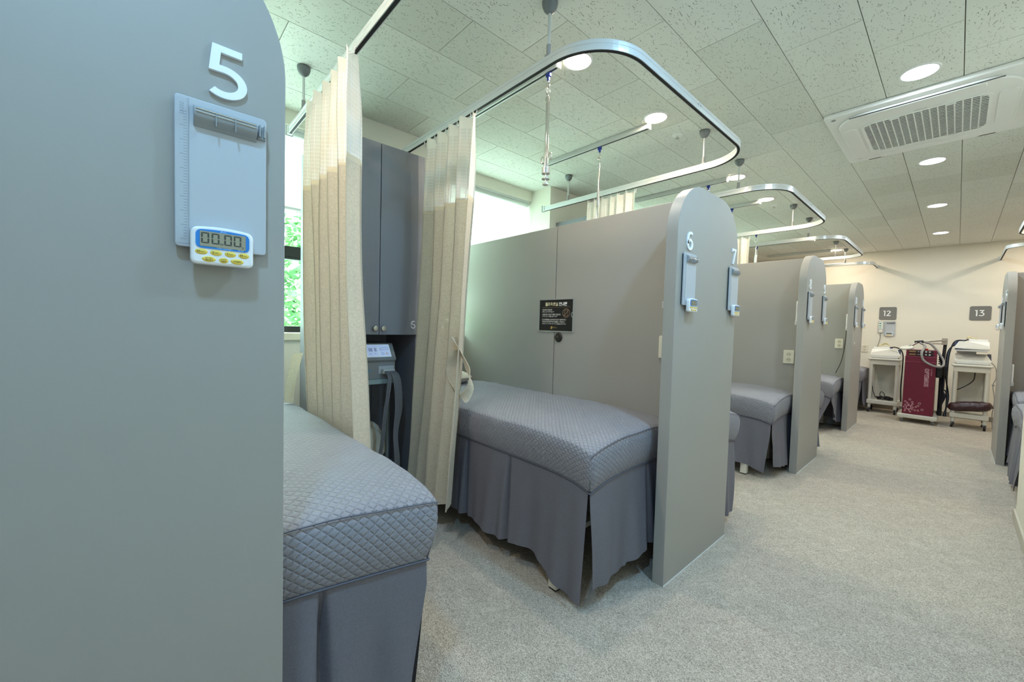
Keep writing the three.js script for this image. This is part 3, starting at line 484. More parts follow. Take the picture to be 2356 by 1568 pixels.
{
  const t = thing('handset_cord', 'thin dark cord hanging from the handset behind panel ten', 'cord');
  part('cord', tube([[XB - 0.01, 1.25, ZC[3] + 0.31], [XB - 0.02, 1.05, ZC[3] + 0.3], [XB - 0.05, 0.85, ZC[3] + 0.28], [XB - 0.1, 0.7, ZC[3] + 0.27]], 0.0035, 30, 6), mRubber, t);
  const c = thing('bed_cord', 'black cord loop peeking out beside panel six above the bed', 'cord');
  part('cord', tube([[-0.06, 0.745, -0.06], [-0.02, 0.80, -0.03], [0.005, 0.84, 0.0], [0.0, 0.79, 0.03], [-0.03, 0.75, 0.02]], 0.005, 30, 6), mRubber, c);
  const w = thing('panel_switch', 'tiny white plate low on panel ten', 'plate', [XP, 1.09, ZC[3] + 0.2], PI / 2);
  part('switch_plate', ext(rrect(0.02, 0.03, 0.003), 0.004, 0.001), mWhite, w); part('switch_key', rbox(-0.006, 0.006, -0.009, 0.009, 0.003, 0.006, 0.001), mCream, w);
}

// ---------------------------------------------------------------- tall cabinets between the beds
function cabinet(zg, label, num) { // zg: z of the gap between the doors
  const xf = -1.36, xb = XC + 0.005, t = thing('tall_cabinet', label, 'cabinet', [xb, 0, zg], 0, 'tall grey cabinets between the beds'), d = xf - xb, w = 0.255;
  part('side_panel', rbox(-0.1, d - 0.018, 0, 2.235, w, w + 0.03, 0.002), mCab, t);
  part('side_panel', rbox(0, d - 0.018, 0, 2.235, -w - 0.03, -w, 0.002), mCab, t);
  part('top_panel', rbox(0, d - 0.018, 2.212, 2.235, -w, w, 0.002), mCab, t);
  part('back_panel', box(0, 0.01, 0.02, 2.212, -w, w), mCab, t);
  part('bottom_shelf', rbox(0.01, d - 0.02, 1.135, 1.155, -w, w, 0.002), mCab, t);
  part('niche_lining', [box(0.01, d - 0.022, 0.02, 1.135, w - 0.004, w), box(0.01, d - 0.022, 0.02, 1.135, -w, -w + 0.004), box(0.01, d - 0.022, 0, 0.02, -w, w)], mCab, t);
  for (const s of [1, -1]) {
    const dr = part('door', rbox(d - 0.018, d, 1.122, 2.235, s > 0 ? 0.002 : -w - 0.03, s > 0 ? w + 0.03 : -0.002, 0.002), mCab, t);
    const k = lathe([[0.0001, 0.026], [0.012, 0.026], [0.015, 0.023], [0.015, 0.012], [0.006, 0.01], [0.006, 0]], 24); k.rotateZ(-PI / 2); k.translate(d, 1.16, s > 0 ? 0.03 : -0.02); part('knob', k, M(0xd8d4c4, 0.25, { metalness: 0.6 }), dr);
  }
  const n = numeral(num, 0.05, 0.004, 0.15); n.rotateY(PI / 2); n.translate(d, 1.16, -0.22); part('number', n, mDigit, t);
  return t;
}
cabinet(0.998, 'tall grey two-door cabinet between the two beige curtains', '6');
cabinet(0.998 - 2.317, 'tall grey cabinet top showing above partition six', '8');

// electrotherapy device on a stand in the first cabinet
{
  const xb = -1.42;
  const st = thing('device_stand', 'dark stand with pale glass shelf in the cabinet niche', 'stand', [xb - 0.16, 0.02, 1.03]);
  part('glass_shelf', rbox(-0.17, 0.18, 0.80, 0.83, -0.16, 0.2, 0.004), M(0x9fb4b6, 0.2), st);
  part('lower_shelf', rbox(-0.17, 0.16, 0.30, 0.315, -0.15, 0.19, 0.003), M(0x6d7f82, 0.25), st);
  for (const [x, z] of [[-0.14, -0.13], [-0.14, 0.17], [0.14, -0.13], [0.14, 0.17]]) part('post', rod([x, 0.03, z], [x, 0.80, z], 0.014), M(0x8c9aa0, 0.3, { metalness: 0.5 }), st);
  for (const [x, z] of [[-0.14, -0.13], [-0.14, 0.17], [0.14, -0.13], [0.14, 0.17]]) part('caster', new THREE.CylinderGeometry(0.025, 0.025, 0.02, 16).rotateX(PI / 2).translate(x, 0.025, z), mRubber, st);
  const t = thing('electrotherapy_unit', 'grey electrotherapy unit with lit blue control panel in the niche', 'medical device', [xb - 0.16, 0.851, 1.03]);
  const s = new THREE.Shape(); s.moveTo(-0.15, 0); s.lineTo(0.165, 0); s.lineTo(0.165, 0.10); s.lineTo(0.18, 0.115); s.lineTo(0.18, 0.125); s.lineTo(0.12, 0.215); s.lineTo(-0.15, 0.215);
  part('housing', ext(s, 0.36, 0.006).translate(0, 0, -0.165), M(0x8f9394, 0.45), t);
  const pt = canvasTex(512, 160, (x, w, h) => { x.fillStyle = '#c9d3e6'; x.fillRect(0, 0, w, h); x.strokeStyle = '#e9ecd6'; x.lineWidth = 8; x.strokeRect(4, 4, w - 8, h - 8); for (let k = 1; k < 4; k++) { x.strokeRect(k * 128, 4, 1, h); } x.fillStyle = '#1c2a4c'; for (let k = 0; k < 3; k++) { x.fillRect(24 + k * 128, 46, 42, 42); x.fillRect(84 + k * 128, 46, 24, 42); x.fillStyle = '#4a7fb0'; x.fillRect(30 + k * 128, 112, 14, 10); x.fillRect(84 + k * 128, 112, 14, 10); x.fillStyle = '#1c2a4c'; } x.lineWidth = 4; x.strokeStyle = '#2a3868'; x.beginPath(); x.moveTo(400, 60); x.quadraticCurveTo(440, 30, 490, 44); x.lineTo(490, 66); x.quadraticCurveTo(440, 62, 410, 76); x.closePath(); x.stroke(); x.beginPath(); x.arc(425, 118, 13, 0, 7); x.stroke(); x.fillStyle = '#c98b3a'; x.beginPath(); x.arc(470, 118, 13, 0, 7); x.fill(); });
  const pg = plate(0.30, 0.088); const nrm = Math.atan2(0.06, 0.09); pg.rotateX(-nrm); pg.rotateY(PI / 2); pg.translate(0.1515, 0.171, 0.015);
  part('control_panel', pg, M(0xffffff, 0.4, { map: pt, emissive: 0x9fb6e0, emissiveIntensity: 0.12 }), t);
  const lt = canvasTex(256, 64, (x) => { x.fillStyle = '#8f9394'; x.fillRect(0, 0, 256, 64); x.fillStyle = '#3f9bd8'; x.font = 'bold 34px sans-serif'; x.fillText('ME PLUS', 60, 42); });
  const lg = plate(0.12, 0.03); lg.rotateY(PI / 2); part('lettering', lg.translate(0.1655, 0.05, 0.02), M(0xffffff, 0.5, { map: lt }), t);
  part('port', [rbox(0.155, 0.169, 0.028, 0.078, -0.155, -0.055, 0.004)], M(0xb9bec4, 0.4), t);
  part('plug', rbox(0.165, 0.205, 0.033, 0.06, -0.145, -0.07, 0.004), mLightGrey, t);
  const l = thing('lead_ribbon', 'flat ribbon of grey lead wires hanging from the unit', 'cable');
  for (let k = 0; k < 9; k++) { // flat lead of parallel wires
    const z = 0.885 + k * 0.0082 , X0 = xb - 0.16 + 0.2;
    const far = k > 5;
    part('wire', tube(far ? [[X0, 0.9, z], [X0 + 0.05, 0.87, z], [X0 + 0.06, 0.65, z + 0.03], [X0 + 0.05, 0.42, z + 0.05], [X0 + 0.03, 0.2, z + 0.11], [X0 - 0.05, 0.06, z + 0.14]] : [[X0, 0.9, z], [X0 + 0.05, 0.87, z - 0.005], [X0 + 0.07, 0.7, z - 0.015], [X0 + 0.06, 0.52, z * 0.6 + 0.36], [X0 + 0.04, 0.3, z * 0.8 + 0.16], [X0, 0.12, z + 0.05]], 0.0042, 50, 6), M(0x77777a, 0.5), l);
  }
  const bag = thing('cloth_bundle', 'crumpled off-white cloth bundle on the lower shelf in the niche', 'cloth', [xb - 0.1, 0.335, 1.02]);
  const bg = new THREE.SphereGeometry(0.13, 40, 28), p = bg.attributes.position; for (let i = 0; i < p.count; i++) { const v = V(p.getX(i), p.getY(i), p.getZ(i)); const k = 1 + 0.22 * noise.noise(v.x * 14, v.y * 14, v.z * 14) + 0.1 * Math.abs(noise.noise(v.x * 30, v.y * 30, v.z * 30)); v.multiplyScalar(k); if (v.y < -0.06) v.y = -0.06; p.setXYZ(i, v.x * 0.9, (v.y + 0.06) * 1.25, v.z); } bg.computeVertexNormals();
  part('cloth', bg, M(0xd8d2c2, 0.9), bag);
}

// ---------------------------------------------------------------- beds
function mattressGeo(L, W, T, yb, sag, crown, s0, q, o) {
  const QU = QUILT * q, QV = 0.043 * q;
  const NX = 90, NY = 8, NZ = 44, g = new THREE.BoxGeometry(L, T, W, NX, NY, NZ), p = g.attributes.position, n = g.attributes.normal, uv = g.attributes.uv, r = 0.02;
  const wrap = (x, half) => { const t = x / half; return half * (0.75 * t + 0.25 * Math.sin(t * PI / 2)); };
  for (let i = 0; i < p.count; i++) {
    let x = wrap(p.getX(i), L / 2), y = p.getY(i), z = wrap(p.getZ(i), W / 2);
    const ax = Math.abs(n.getX(i)), ay = Math.abs(n.getY(i));
    if (ay > 0.5) uv.setXY(i, (x + L / 2) / QU, z / QU); else if (ax > 0.5) uv.setXY(i, z / QU, y / QV); else uv.setXY(i, (x + L / 2) / QU, y / QV);
    const inn = V(clamp(x, -L / 2 + r, L / 2 - r), clamp(y, -T / 2 + r * 0.35, T / 2 - r), clamp(z, -W / 2 + r, W / 2 - r)), d = V(x, y, z).sub(inn);
    if (d.lengthSq() > 1e-9) { d.normalize(); inn.add(V(d.x * r, d.y * (y < 0 ? r * 0.35 : r), d.z * r)); } else inn.set(x, y, z);
    const U = inn.x / (L / 2), Q = inn.z / (W / 2), top = clamp(inn.y / T + 0.5, 0, 1);
    inn.y += -sag * Math.pow(Math.abs(U), 10) * Math.pow(Math.abs(Q), o.sp) + crown * top * (1 - Math.pow(Math.abs(Q), 3)) * (1 - 0.85 * Math.pow(Math.abs(U), 8));
    inn.y += top * (0.009 * noise.noise(inn.x * 2.6 + s0, inn.z * 5, s0) + 0.004 * noise.noise(inn.x * 9 + s0, inn.z * 6, 2));
    const bul = 0.012 * Math.sin(PI * clamp(top, 0, 1)); inn.x += bul * Math.sign(inn.x) * Math.pow(Math.abs(U), 20); inn.z += bul * Math.sign(inn.z) * Math.pow(Math.abs(Q), 12);
    inn.z *= 1 + 0.045 * top / W; inn.x += 0.018 * top * (inn.x > 0 ? Math.pow(U, 8) : 0);
    p.setXYZ(i, inn.x - L / 2, inn.y + T / 2 + yb, inn.z);
  }
  let h = g; h.deleteAttribute('normal'); h.computeVertexNormals(); return h;
}
// skirt sheet along one side: axis along the edge, normal outward
function skirtGeo(A, B, nrm, yTop, hem, pleats, phase, cutA, cutB, slit, flare = 1) {
  const L = Math.hypot(B[0] - A[0], B[1] - A[1]), nu = Math.max(60, Math.round(L / 0.006));
  return grid(nu, 26, (u, v) => {
    const drop = v, edgeA = cutA * Math.max(0, v - slit) * (1 - slit), edgeB = cutB * Math.max(0, v - slit), s = lerp(edgeA, L - edgeB, u);
    let o = 0.004 + drop * (0.018 + 0.014 * Math.sin(s * 11 + phase) + 0.009 * Math.sin(s * 27 + phase * 2) * drop + 0.006 * Math.sin(s * 53 + phase));
    for (const q of pleats) { const d = (s - q) / (0.006 + 0.012 * drop); o -= 0.034 * Math.min(1, drop * 5 + 0.12) * Math.exp(-d * d); o += 0.012 * drop * Math.exp(-Math.pow((Math.abs(s - q) - 0.035) / 0.03, 2)); }
    const yb = hem(s), tx = (B[0] - A[0]) / L, tz = (B[1] - A[1]) / L, yt = yTop(s); o *= flare;
    return [A[0] + tx * s + nrm[0] * o, lerp(yt, yb, v), A[1] + tz * s + nrm[1] * o];
  }, (u, v) => [u * L, v * 0.45]);
}
const mBedFrame = M(0xdcdbd0, 0.45);
function bed(name, label, xFoot, z0, z1, yTop, o = {}) { // z0 < z1; head towards the wall; dir -1 turns the bed round for the right row
  const L = o.L || 1.84, W = z1 - z0, T = 0.17, yb = yTop - T, sag = o.sag ?? 0.04, crown = o.crown ?? 0.035, s0 = o.seed || 1, dir = o.dir || 1;
  const t = thing('treatment_bed', label, 'bed', [xFoot, 0, (z0 + z1) / 2], dir < 0 ? PI : 0, 'quilted treatment beds');
  const mt = part('mattress', mattressGeo(L, W, T, yb, sag, crown, s0, o.q || 0.52, { sp: o.sp || 2.6 }), mQuilt, t);
  const sg = (x, z) => -sag * Math.pow(Math.abs((x + L / 2) / (L / 2)), 10) * Math.pow(Math.abs(z / (W / 2)), o.sp || 2.6);
  const ring = []; const NR = 60; for (let k = 0; k <= NR; k++) { const z = lerp(-W / 2, W / 2, k / NR); ring.push([0.001, yb + sg(0, z) + 0.001, z]); }
  const long = (s) => Array.from({ length: 50 }, (_, k) => { const x = lerp(0, -L, k / 49); return [x, yb + sg(x, s * W / 2) + 0.001, s * (W / 2 + 0.001)]; });
  const topEdge = Array.from({ length: 41 }, (_, k) => { const z0 = lerp(-W / 2 + 0.004, W / 2 - 0.004, k / 40), z = z0 * (1 + 0.045 / W), Q = z0 / (W / 2); return [0.019, yTop - 0.005 - sag * Math.pow(Math.abs(Q), o.sp || 2.6) + crown * (1 - Math.pow(Math.abs(Q), 3)) * 0.15 + 0.009 * noise.noise(L / 2 * 2.6 + s0, z * 5, s0), z]; });
  part('piping', [tube(ring, 0.0028, 80, 6), tube(long(1), 0.0028, 80, 6), tube(long(-1), 0.0028, 80, 6), tube(topEdge, 0.0019, 80, 6), ...[-1, 1].map((s) => tube([[-0.004, yb - sag, s * (W / 2 - 0.004)], [0.009, yb + T * 0.5 - sag, s * (W / 2 + 0.014)], [0.012, yTop - sag - 0.008, s * (W / 2 + 0.016)]], 0.0018, 16, 6))], mPipe, mt);
  const hemF = o.hemFoot || ((s) => 0.085 + 0.02 * Math.sin(s * 7 + s0)), hemS = o.hemSide || ((s) => 0.095 + 0.018 * Math.sin(s * 4 + s0) - 0.035 * sstep(L - 0.25, L, s));
  const sk = (nm, g) => part(nm, g, mSkirt, t);
  sk('skirt_foot', skirtGeo([-0.008, -W / 2 + 0.004], [-0.008, W / 2 - 0.004], [1, 0], (s) => yb + 0.004 + sg(0, s - W / 2), hemF, o.pf || [W * 0.3, W * 0.7], s0, 0.10, o.slitF ?? 0.07, o.slit ?? 0.22));
  sk('skirt_side', skirtGeo([-L, W / 2 - 0.008], [-0.012, W / 2 - 0.008], [0, 1], (s) => yb + 0.004 + sg(s - L, W / 2), hemS, o.ps || [L * 0.42, L * 0.66, L * 0.83], s0 + 2, 0, o.slitS ?? 0.04, o.slit ?? 0.22, o.wall > 0 ? 0.12 : 1));
  sk('skirt_side', skirtGeo([-L, -W / 2 + 0.008], [-0.012, -W / 2 + 0.008], [0, -1], (s) => yb + 0.004 + sg(s - L, -W / 2), o.hemBack || hemS, [L * 0.3, L * 0.6, L * 0.85], s0 + 4, 0, 0.08, 0.22, o.wall < 0 ? 0.12 : o.flareB ?? 1));
  const fr = part('frame', [rbox(-L + 0.05, -0.1, yb - 0.07, yb - 0.02, -W / 2 + 0.06, -W / 2 + 0.1, 0.004), rbox(-L + 0.05, -0.1, yb - 0.07, yb - 0.02, W / 2 - 0.1, W / 2 - 0.06, 0.004), rbox(-0.14, -0.1, yb - 0.07, yb - 0.02, -W / 2 + 0.06, W / 2 - 0.06, 0.004), rbox(-0.3, -0.26, 0.16, 0.19, -W / 2 + 0.1, W / 2 - 0.1, 0.004), box(-L + 0.02, -0.03, yb - 0.02, yb + 0.02, -W / 2 + 0.03, W / 2 - 0.03)], mBedFrame, t);
  for (const [x, z] of [[-0.2, -W / 2 + 0.07], [-0.2, W / 2 - 0.035], [-L + 0.25, -W / 2 + 0.07], [-L + 0.25, W / 2 - 0.035]]) { const lg = part('leg', rbox(x - 0.024, x + 0.024, 0.008, yb - 0.02, z - 0.024, z + 0.024, 0.003), mBedFrame, t); part('foot_pad', rbox(x - 0.022, x + 0.022, 0, 0.008, z - 0.022, z + 0.022, 0.002), mRubber, lg); }
  return t;
}
// bed 5 (nearest), 6, 7, 8, 9, 10, 12 and two on the right
bed('bed', 'nearest quilted grey treatment bed beside panel five', -0.035, 1.435, 2.168, 0.742, { sag: 0.042, sp: 1.15, crown: 0.022, seed: 3, wall: 1, q: 0.60, flareB: 0.3, pf: [0.28, 0.43], slit: 0.16, slitF: 0.05, slitS: 0.05, hemFoot: (s) => 0.06 + 0.02 * Math.sin(s * 6) });
bed('bed', 'quilted grey treatment bed below the black notice', -0.045, -0.092, 0.672, 0.722, { sag: 0.042, crown: 0.03, seed: 5, wall: -1, ps: [1.84 * 0.30, 1.84 - 0.86, 1.84 - 0.50], pf: [0.16, 0.30], slit: 0.2, slitS: 0.0, slitF: 0.03, hemSide: (s) => 0.125 + 0.012 * Math.sin((s - 1.84) * 14) - 0.075 * sstep(1.84 - 0.45, 1.84, s) - 0.02 * Math.exp(-Math.pow((s - 1.05) / 0.18, 2)), hemFoot: (s) => s > 0.46 ? 0.095 : 0.135 + 0.03 * Math.sin(s * 9) });
bed('bed', 'quilted grey bed corner peeking out past panel seven', 0.01, -0.79, -0.15, 0.70, { seed: 7, wall: 1, flareB: 0.3, hemFoot: (s) => 0.06 });
bed('bed', 'quilted grey treatment bed beside panel eight', -0.02, -2.41, -1.69, 0.665, { seed: 9, wall: -1, pf: [0.2, 0.42], slitF: 0.1 });
bed('bed', 'quilted grey bed strip showing past panel nine', 0.035, -3.10, -2.47, 0.64, { seed: 11, wall: 1, flareB: 0.3 });
bed('bed', 'quilted grey treatment bed beside panel ten', -0.03, -4.73, -4.02, 0.645, { seed: 13, wall: -1, slitF: 0.3, slit: 0.1, slitS: 0.12, sag: 0.05 });
bed('bed', 'quilted grey bed end against the cream far wall', -0.02, -6.92, -6.24, 0.66, { seed: 15, wall: -1, sag: 0.02 });
bed('bed', 'quilted grey bed beside the right panel', 1.335, -4.31, -3.60, 0.70, { seed: 17, wall: 1, dir: -1, slitF: 0.3, slit: 0.1, slitS: 0.1 });
bed('bed', 'quilted grey bed at the right edge by the corridor wall', 1.295, -3.3, -2.55, 0.68, { seed: 19, dir: -1 });
// pillow at the head of bed 6
{
  const t = thing('pillow', 'small cream pillow at the head of the bed below the notice', 'pillow', [-1.66, 0.748, 0.38]);
  const g = new THREE.SphereGeometry(1, 48, 28), p = g.attributes.position;
  for (let i = 0; i < p.count; i++) { let x = p.getX(i), y = p.getY(i), z = p.getZ(i); const sq = (v, e) => Math.sign(v) * Math.pow(Math.abs(v), e); x = sq(x, 0.55); z = sq(z, 0.55); const e = Math.pow(Math.max(Math.abs(x), Math.abs(z)), 4); p.setXYZ(i, x * 0.17, (y * 0.055 * (1 - 0.45 * e)) + 0.05, z * 0.22); } g.computeVertexNormals();
  part('cushion', g, M(0xd9d3c3, 0.9), t);
  part('seam', tube(Array.from({ length: 40 }, (_, k) => { const a = k / 40 * 2 * PI, q = (v) => Math.sign(v) * Math.pow(Math.abs(v), 0.55); return [q(Math.cos(a)) * 0.172, 0.05, q(Math.sin(a)) * 0.222]; }), 0.003, 80, 6, true), M(0xc5bda9, 0.9), t);
}

// ---------------------------------------------------------------- curtain rails
const YR = 2.327;
function arcPath(pts, r) { // polyline in xz with rounded corners
  const out = [pts[0]];
  for (let i = 1; i < pts.length - 1; i++) {
    const a = pts[i - 1], b = pts[i], c = pts[i + 1], d1 = [b[0] - a[0], b[1] - a[1]], d2 = [c[0] - b[0], c[1] - b[1]], l1 = Math.hypot(...d1), l2 = Math.hypot(...d2), u1 = d1.map((v) => v / l1), u2 = d2.map((v) => v / l2);
    const s = [b[0] - u1[0] * r, b[1] - u1[1] * r], e = [b[0] + u2[0] * r, b[1] + u2[1] * r], c0 = [s[0] + u2[0] * r, s[1] + u2[1] * r];
    for (let k = 0; k <= 18; k++) { const q = k / 18 * PI / 2; out.push([c0[0] - u2[0] * r * Math.cos(q) + u1[0] * r * Math.sin(q), c0[1] - u2[1] * r * Math.cos(q) + u1[1] * r * Math.sin(q)]); }
  }
  out.push(pts[pts.length - 1]); return out;
}
const railProf = [[-0.010, -0.022], [-0.0105, -0.008], [-0.0085, -0.007], [-0.0085, 0.003], [-0.0105, 0.004], [-0.0105, 0.018], [-0.008, 0.022], [0.008, 0.022], [0.0105, 0.018], [0.0105, 0.004], [0.0085, 0.003], [0.0085, -0.007], [0.0105, -0.008], [0.010, -0.022]];
function rail(label, pts, posts, ends, r = 0.26) {
  const t = thing('curtain_rail', label, 'curtain rail', [0, 0, 0], 0, 'ceiling hung curtain rails'), path = arcPath(pts, r);
  const dense = []; for (let i = 0; i < path.length - 1; i++) { const n = Math.max(1, Math.round(Math.hypot(path[i + 1][0] - path[i][0], path[i + 1][1] - path[i][1]) / 0.25)); for (let k = 0; k < n; k++) dense.push([lerp(path[i][0], path[i + 1][0], k / n), lerp(path[i][1], path[i + 1][1], k / n)]); } dense.push(path[path.length - 1]);
  part('track', sweep(dense, railProf.map(([n, y]) => [n, y + YR])), mAlu, t);
  part('slot', sweep(dense, [[-0.0065, YR - 0.0235], [-0.0065, YR - 0.021], [0.0065, YR - 0.021], [0.0065, YR - 0.0235]]), mDarkSlot, t);
  for (const [x, z] of posts) {
    const p = part('post', rod([x, YR + 0.06, z], [x, CE - 0.03, z], 0.0068), mAluSoft, t);
    part('ceiling_cup', lathe([[0.0001, 0], [0.033, 0], [0.034, -0.006], [0.032, -0.02], [0.025, -0.036], [0.014, -0.046], [0.009, -0.05], [0.0001, -0.05]], 28).translate(x, CE, z), mGreyPlastic, p);
    part('collar', [rod([x, YR + 0.02, z], [x, YR + 0.066, z], 0.0105), box(x - 0.012, x + 0.012, YR + 0.018, YR + 0.026, z - 0.012, z + 0.012)], mMidGrey, p);
  }
  for (const [x, z, ax] of ends) part('wall_bracket', ax === 'x' ? [rbox(x - 0.006, x + 0.004, YR - 0.03, YR + 0.03, z - 0.02, z + 0.02, 0.002), rbox(x, x + 0.03, YR - 0.025, YR + 0.025, z - 0.014, z + 0.014, 0.002)] : [rbox(x - 0.02, x + 0.02, YR - 0.03, YR + 0.03, z - 0.004, z + 0.006, 0.002)], mAluSoft, t);
  const mid = dense[Math.floor(dense.length / 2)];
  part('joint_screw', [-1, 1].map((s) => new THREE.CylinderGeometry(0.003, 0.003, 0.002, 10).rotateZ(PI / 2).translate(mid[0] + 0.0112, YR + 0.004, mid[1] + s * 0.012)), mGreyPlastic, t);
  return t;
}
rail('aluminium curtain rail running out over the nearest bed', [[XC, 1.375], [0.0, 1.375], [0.0, 3.0], [XC, 3.0]], [[-1.52, 1.375], [-0.29, 1.375]], [[XC, 1.375, 'x'], [XC, 3.0, 'x']]);
rail('large aluminium curtain rail loop over beds six and seven', [[XC, 0.745], [0.005, 0.745], [0.005, -0.84], [XC, -0.84]], [[-0.285, 0.745], [-0.295, -0.84], [-1.503, -0.84]], [[XC, 0.745, 'x'], [XC, -0.84, 'x']]);
rail('aluminium curtain rail loop over beds eight and nine', [[XC, -1.52], [0.01, -1.52], [0.01, -3.147], [XC, -3.147]], [[-0.3, -1.52], [-0.309, -3.147], [-1.5, -3.147]], [[XC, -1.52, 'x'], [XC, -3.147, 'x']]);
rail('aluminium curtain rail loop over beds ten and eleven', [[XC, -3.855], [0.0, -3.855], [0.0, -5.585], [XC, -5.585]], [[-0.313, -3.855], [-0.336, -5.585]], [[XC, -3.855, 'x'], [XC, -5.585, 'x']]);
rail('curved curtain rail ending on the far wall left of number twelve', [[XC, -6.34], [0.0, -6.34], [0.0, Z0]], [[-0.334, -6.34]], [[XC, -6.34, 'x'], [0.0, Z0, 'z']], 0.2);
rail('curved curtain rail ending on the far wall right of number thirteen', [[XR, -5.72], [1.30, -5.72], [1.30, Z0]], [[1.7, -5.72]], [[1.30, Z0, 'z']], 0.2);
rail('curtain rail loop at the right edge near the ceiling', [[XR, -3.5], [1.33, -3.5], [1.33, -4.95], [XR, -4.95]], [[1.7, -3.5], [1.7, -4.95]], [], 0.2);

// ---------------------------------------------------------------- curtains
function curtain(label, o) {
  const t = thing('curtain', label, 'curtain', [o.x1, 0, o.z], 0, 'hospital curtains gathered on their rails'), yT = YR - 0.035, yN = yT - 0.43, yB = o.yb ?? 0.2, n = o.n, A = o.a;
  const shape = (u, y) => {
    const f = (yT - y) / (yT - yB), xa = lerp(o.x0, o.x0b ?? o.x0, f * f), xb = lerp(o.x1, o.x1b ?? o.x1, f);
    const ph = u * n * 2 * PI + o.ph, w = Math.sin(ph), sq = w / Math.sqrt(0.25 + 0.75 * w * w);
    const am = A * (0.82 + 0.3 * noise.noise(u * n * 1.3, f * 1.1, o.ph) + 0.1 * f) * (0.75 + 0.25 * sstep(0, 0.12, f));
    const x = lerp(xa, xb, o.open ? u : u) + 0.5 * (xb - xa) / n / 2 * Math.sin(2 * ph) * 0.5 + 0.012 * noise.noise(u * 5, f * 2.4, 4 + o.ph);
    const z = o.z + sq * am * lerp(o.aL ?? 1, 1, u) + 0.012 * noise.noise(u * 7, f * 3, 9 + o.ph) + (o.lean || 0) * f * f;
    return [x - o.x1, y, z - o.z];
  };
  const len = (o.n * 4 * A + Math.abs(o.x1 - o.x0)) , topWave = (u) => 0.012 * Math.sin(u * n * 2 * PI * 2 + 1);
  const rows = (name, ya, yb, m, nv, wave) => part(name, grid(Math.round(o.n * 26), nv, (u, v) => shape(u, lerp(ya + (wave ? topWave(u) : 0), yb, v)), (u, v) => [u * len, lerp(ya, yb, v)]), m, t);
  rows('header_band', yT, yT - 0.055, mNetBand, 3, true);
  rows('net_panel', yT - 0.055, yN, mNet, 16, false);
  if (!o.netOnly) {
    rows('hem_band', yN + 0.012, yN - 0.012, M(0xe9dcc2, 0.9, { side: THREE.DoubleSide }), 2, false);
    rows('drape', yN - 0.01, yB, mCurtain, 60, false);
  } else rows('drape', yN, yB, mCurtain, 40, false);
  for (let k = 0; k < n + 1; k++) { const [x, , z] = shape(Math.min(0.995, k / n), yT); part('hook', tube([[x, YR - 0.024, 0], [x + 0.004, YR - 0.034, 0.004], [x - 0.006, YR - 0.045, z * 0.1], [x + 0.004, YR - 0.055, z * 0.35], [x, yT - 0.03, z * 0.8]], 0.0028, 20, 6), mWhite, t); }
  return t;
}
function strap(name, label, pts, w, width) { // fabric ribbon
  const t = thing(name, label, 'strap'), c = new THREE.CatmullRomCurve3(pts.map((p) => V(p[0], p[1], p[2])));
  const g = grid(40, 4, (u, v) => { const p = c.getPoint(u), k = Math.min(pts.length - 1.001, u * (pts.length - 1)), i = Math.floor(k), a = lerp(pts[i][3], pts[i + 1][3], k - i), b = lerp(pts[i][4], pts[i + 1][4], k - i), e = lerp(pts[i][5], pts[i + 1][5], k - i), l = Math.hypot(a, b, e) || 1; const s = (v - 0.5) * width; return [p.x + a / l * s, p.y + b / l * s, p.z + e / l * s]; }, (u, v) => [u * 0.4, v * width]);
  part('ribbon', g, mCurtain, t); const edge = (v) => tube(Array.from({ length: 30 }, (_, i) => { const q = g.attributes.position, k = (v ? 4 : 0) * 41 + Math.round(i / 29 * 40); return [q.getX(k), q.getY(k), q.getZ(k)]; }), 0.0016, 60, 5); part('stitched_edge', [edge(0), edge(1)], M(0xe6dcc6, 0.9), t); return t;
}
curtain('beige curtain gathered beside the nearest bed, left of the cabinet', { x0: -1.355, x1: -0.735, x1b: -0.65, z: 1.39, n: 5.5, a: 0.054, aL: 0.72, ph: -1.2, yb: 0.14, lean: -0.055 });
curtain('beige curtain gathered between the cabinet and the bed with the notice', { x0: -1.29, x1: -0.765, x0b: -1.345, x1b: -0.83, z: 0.75, n: 4.5, a: 0.045, aL: 0.6, ph: -1.0, yb: 0.2, lean: 0.065 });
curtain('white net-topped curtain showing above partition six', { x0: -1.28, x1: -0.82, z: -0.85, n: 6, a: 0.035, ph: 1.1, yb: 0.25, lean: -0.02 });
curtain('net-topped curtain strip showing above partition eight', { x0: -1.2, x1: -0.73, z: -3.16, n: 6, a: 0.035, ph: 0.7, yb: 0.25, lean: -0.03 });
strap('curtain_tie', 'twisted beige tie band hanging on the curtain by the notice bed', [[-0.86, 1.13, 0.80, 0.3, 0, 1], [-0.83, 1.05, 0.785, 0.8, 0.5, 0.6], [-0.80, 0.96, 0.755, 1, 0.1, 0.2], [-0.795, 0.86, 0.74, 0.2, 0.2, 1], [-0.83, 0.80, 0.76, -0.4, 0.9, 0.4], [-0.875, 0.87, 0.79, -0.8, 0.5, 0.5], [-0.885, 0.97, 0.80, -0.6, 0, 0.8], [-0.85, 1.06, 0.80, 0.3, 0, 1]], 0, 0.055);
strap('curtain_tie', 'loose beige tie band hanging left of the nearest curtain', [[-1.42, 1.02, 1.42, 0.2, 0, 1], [-1.43, 0.92, 1.44, 0.3, 0.1, 1], [-1.45, 0.83, 1.45, 0.4, 0, 1], [-1.46, 0.75, 1.455, 0.3, 0.2, 1]], 0, 0.05);

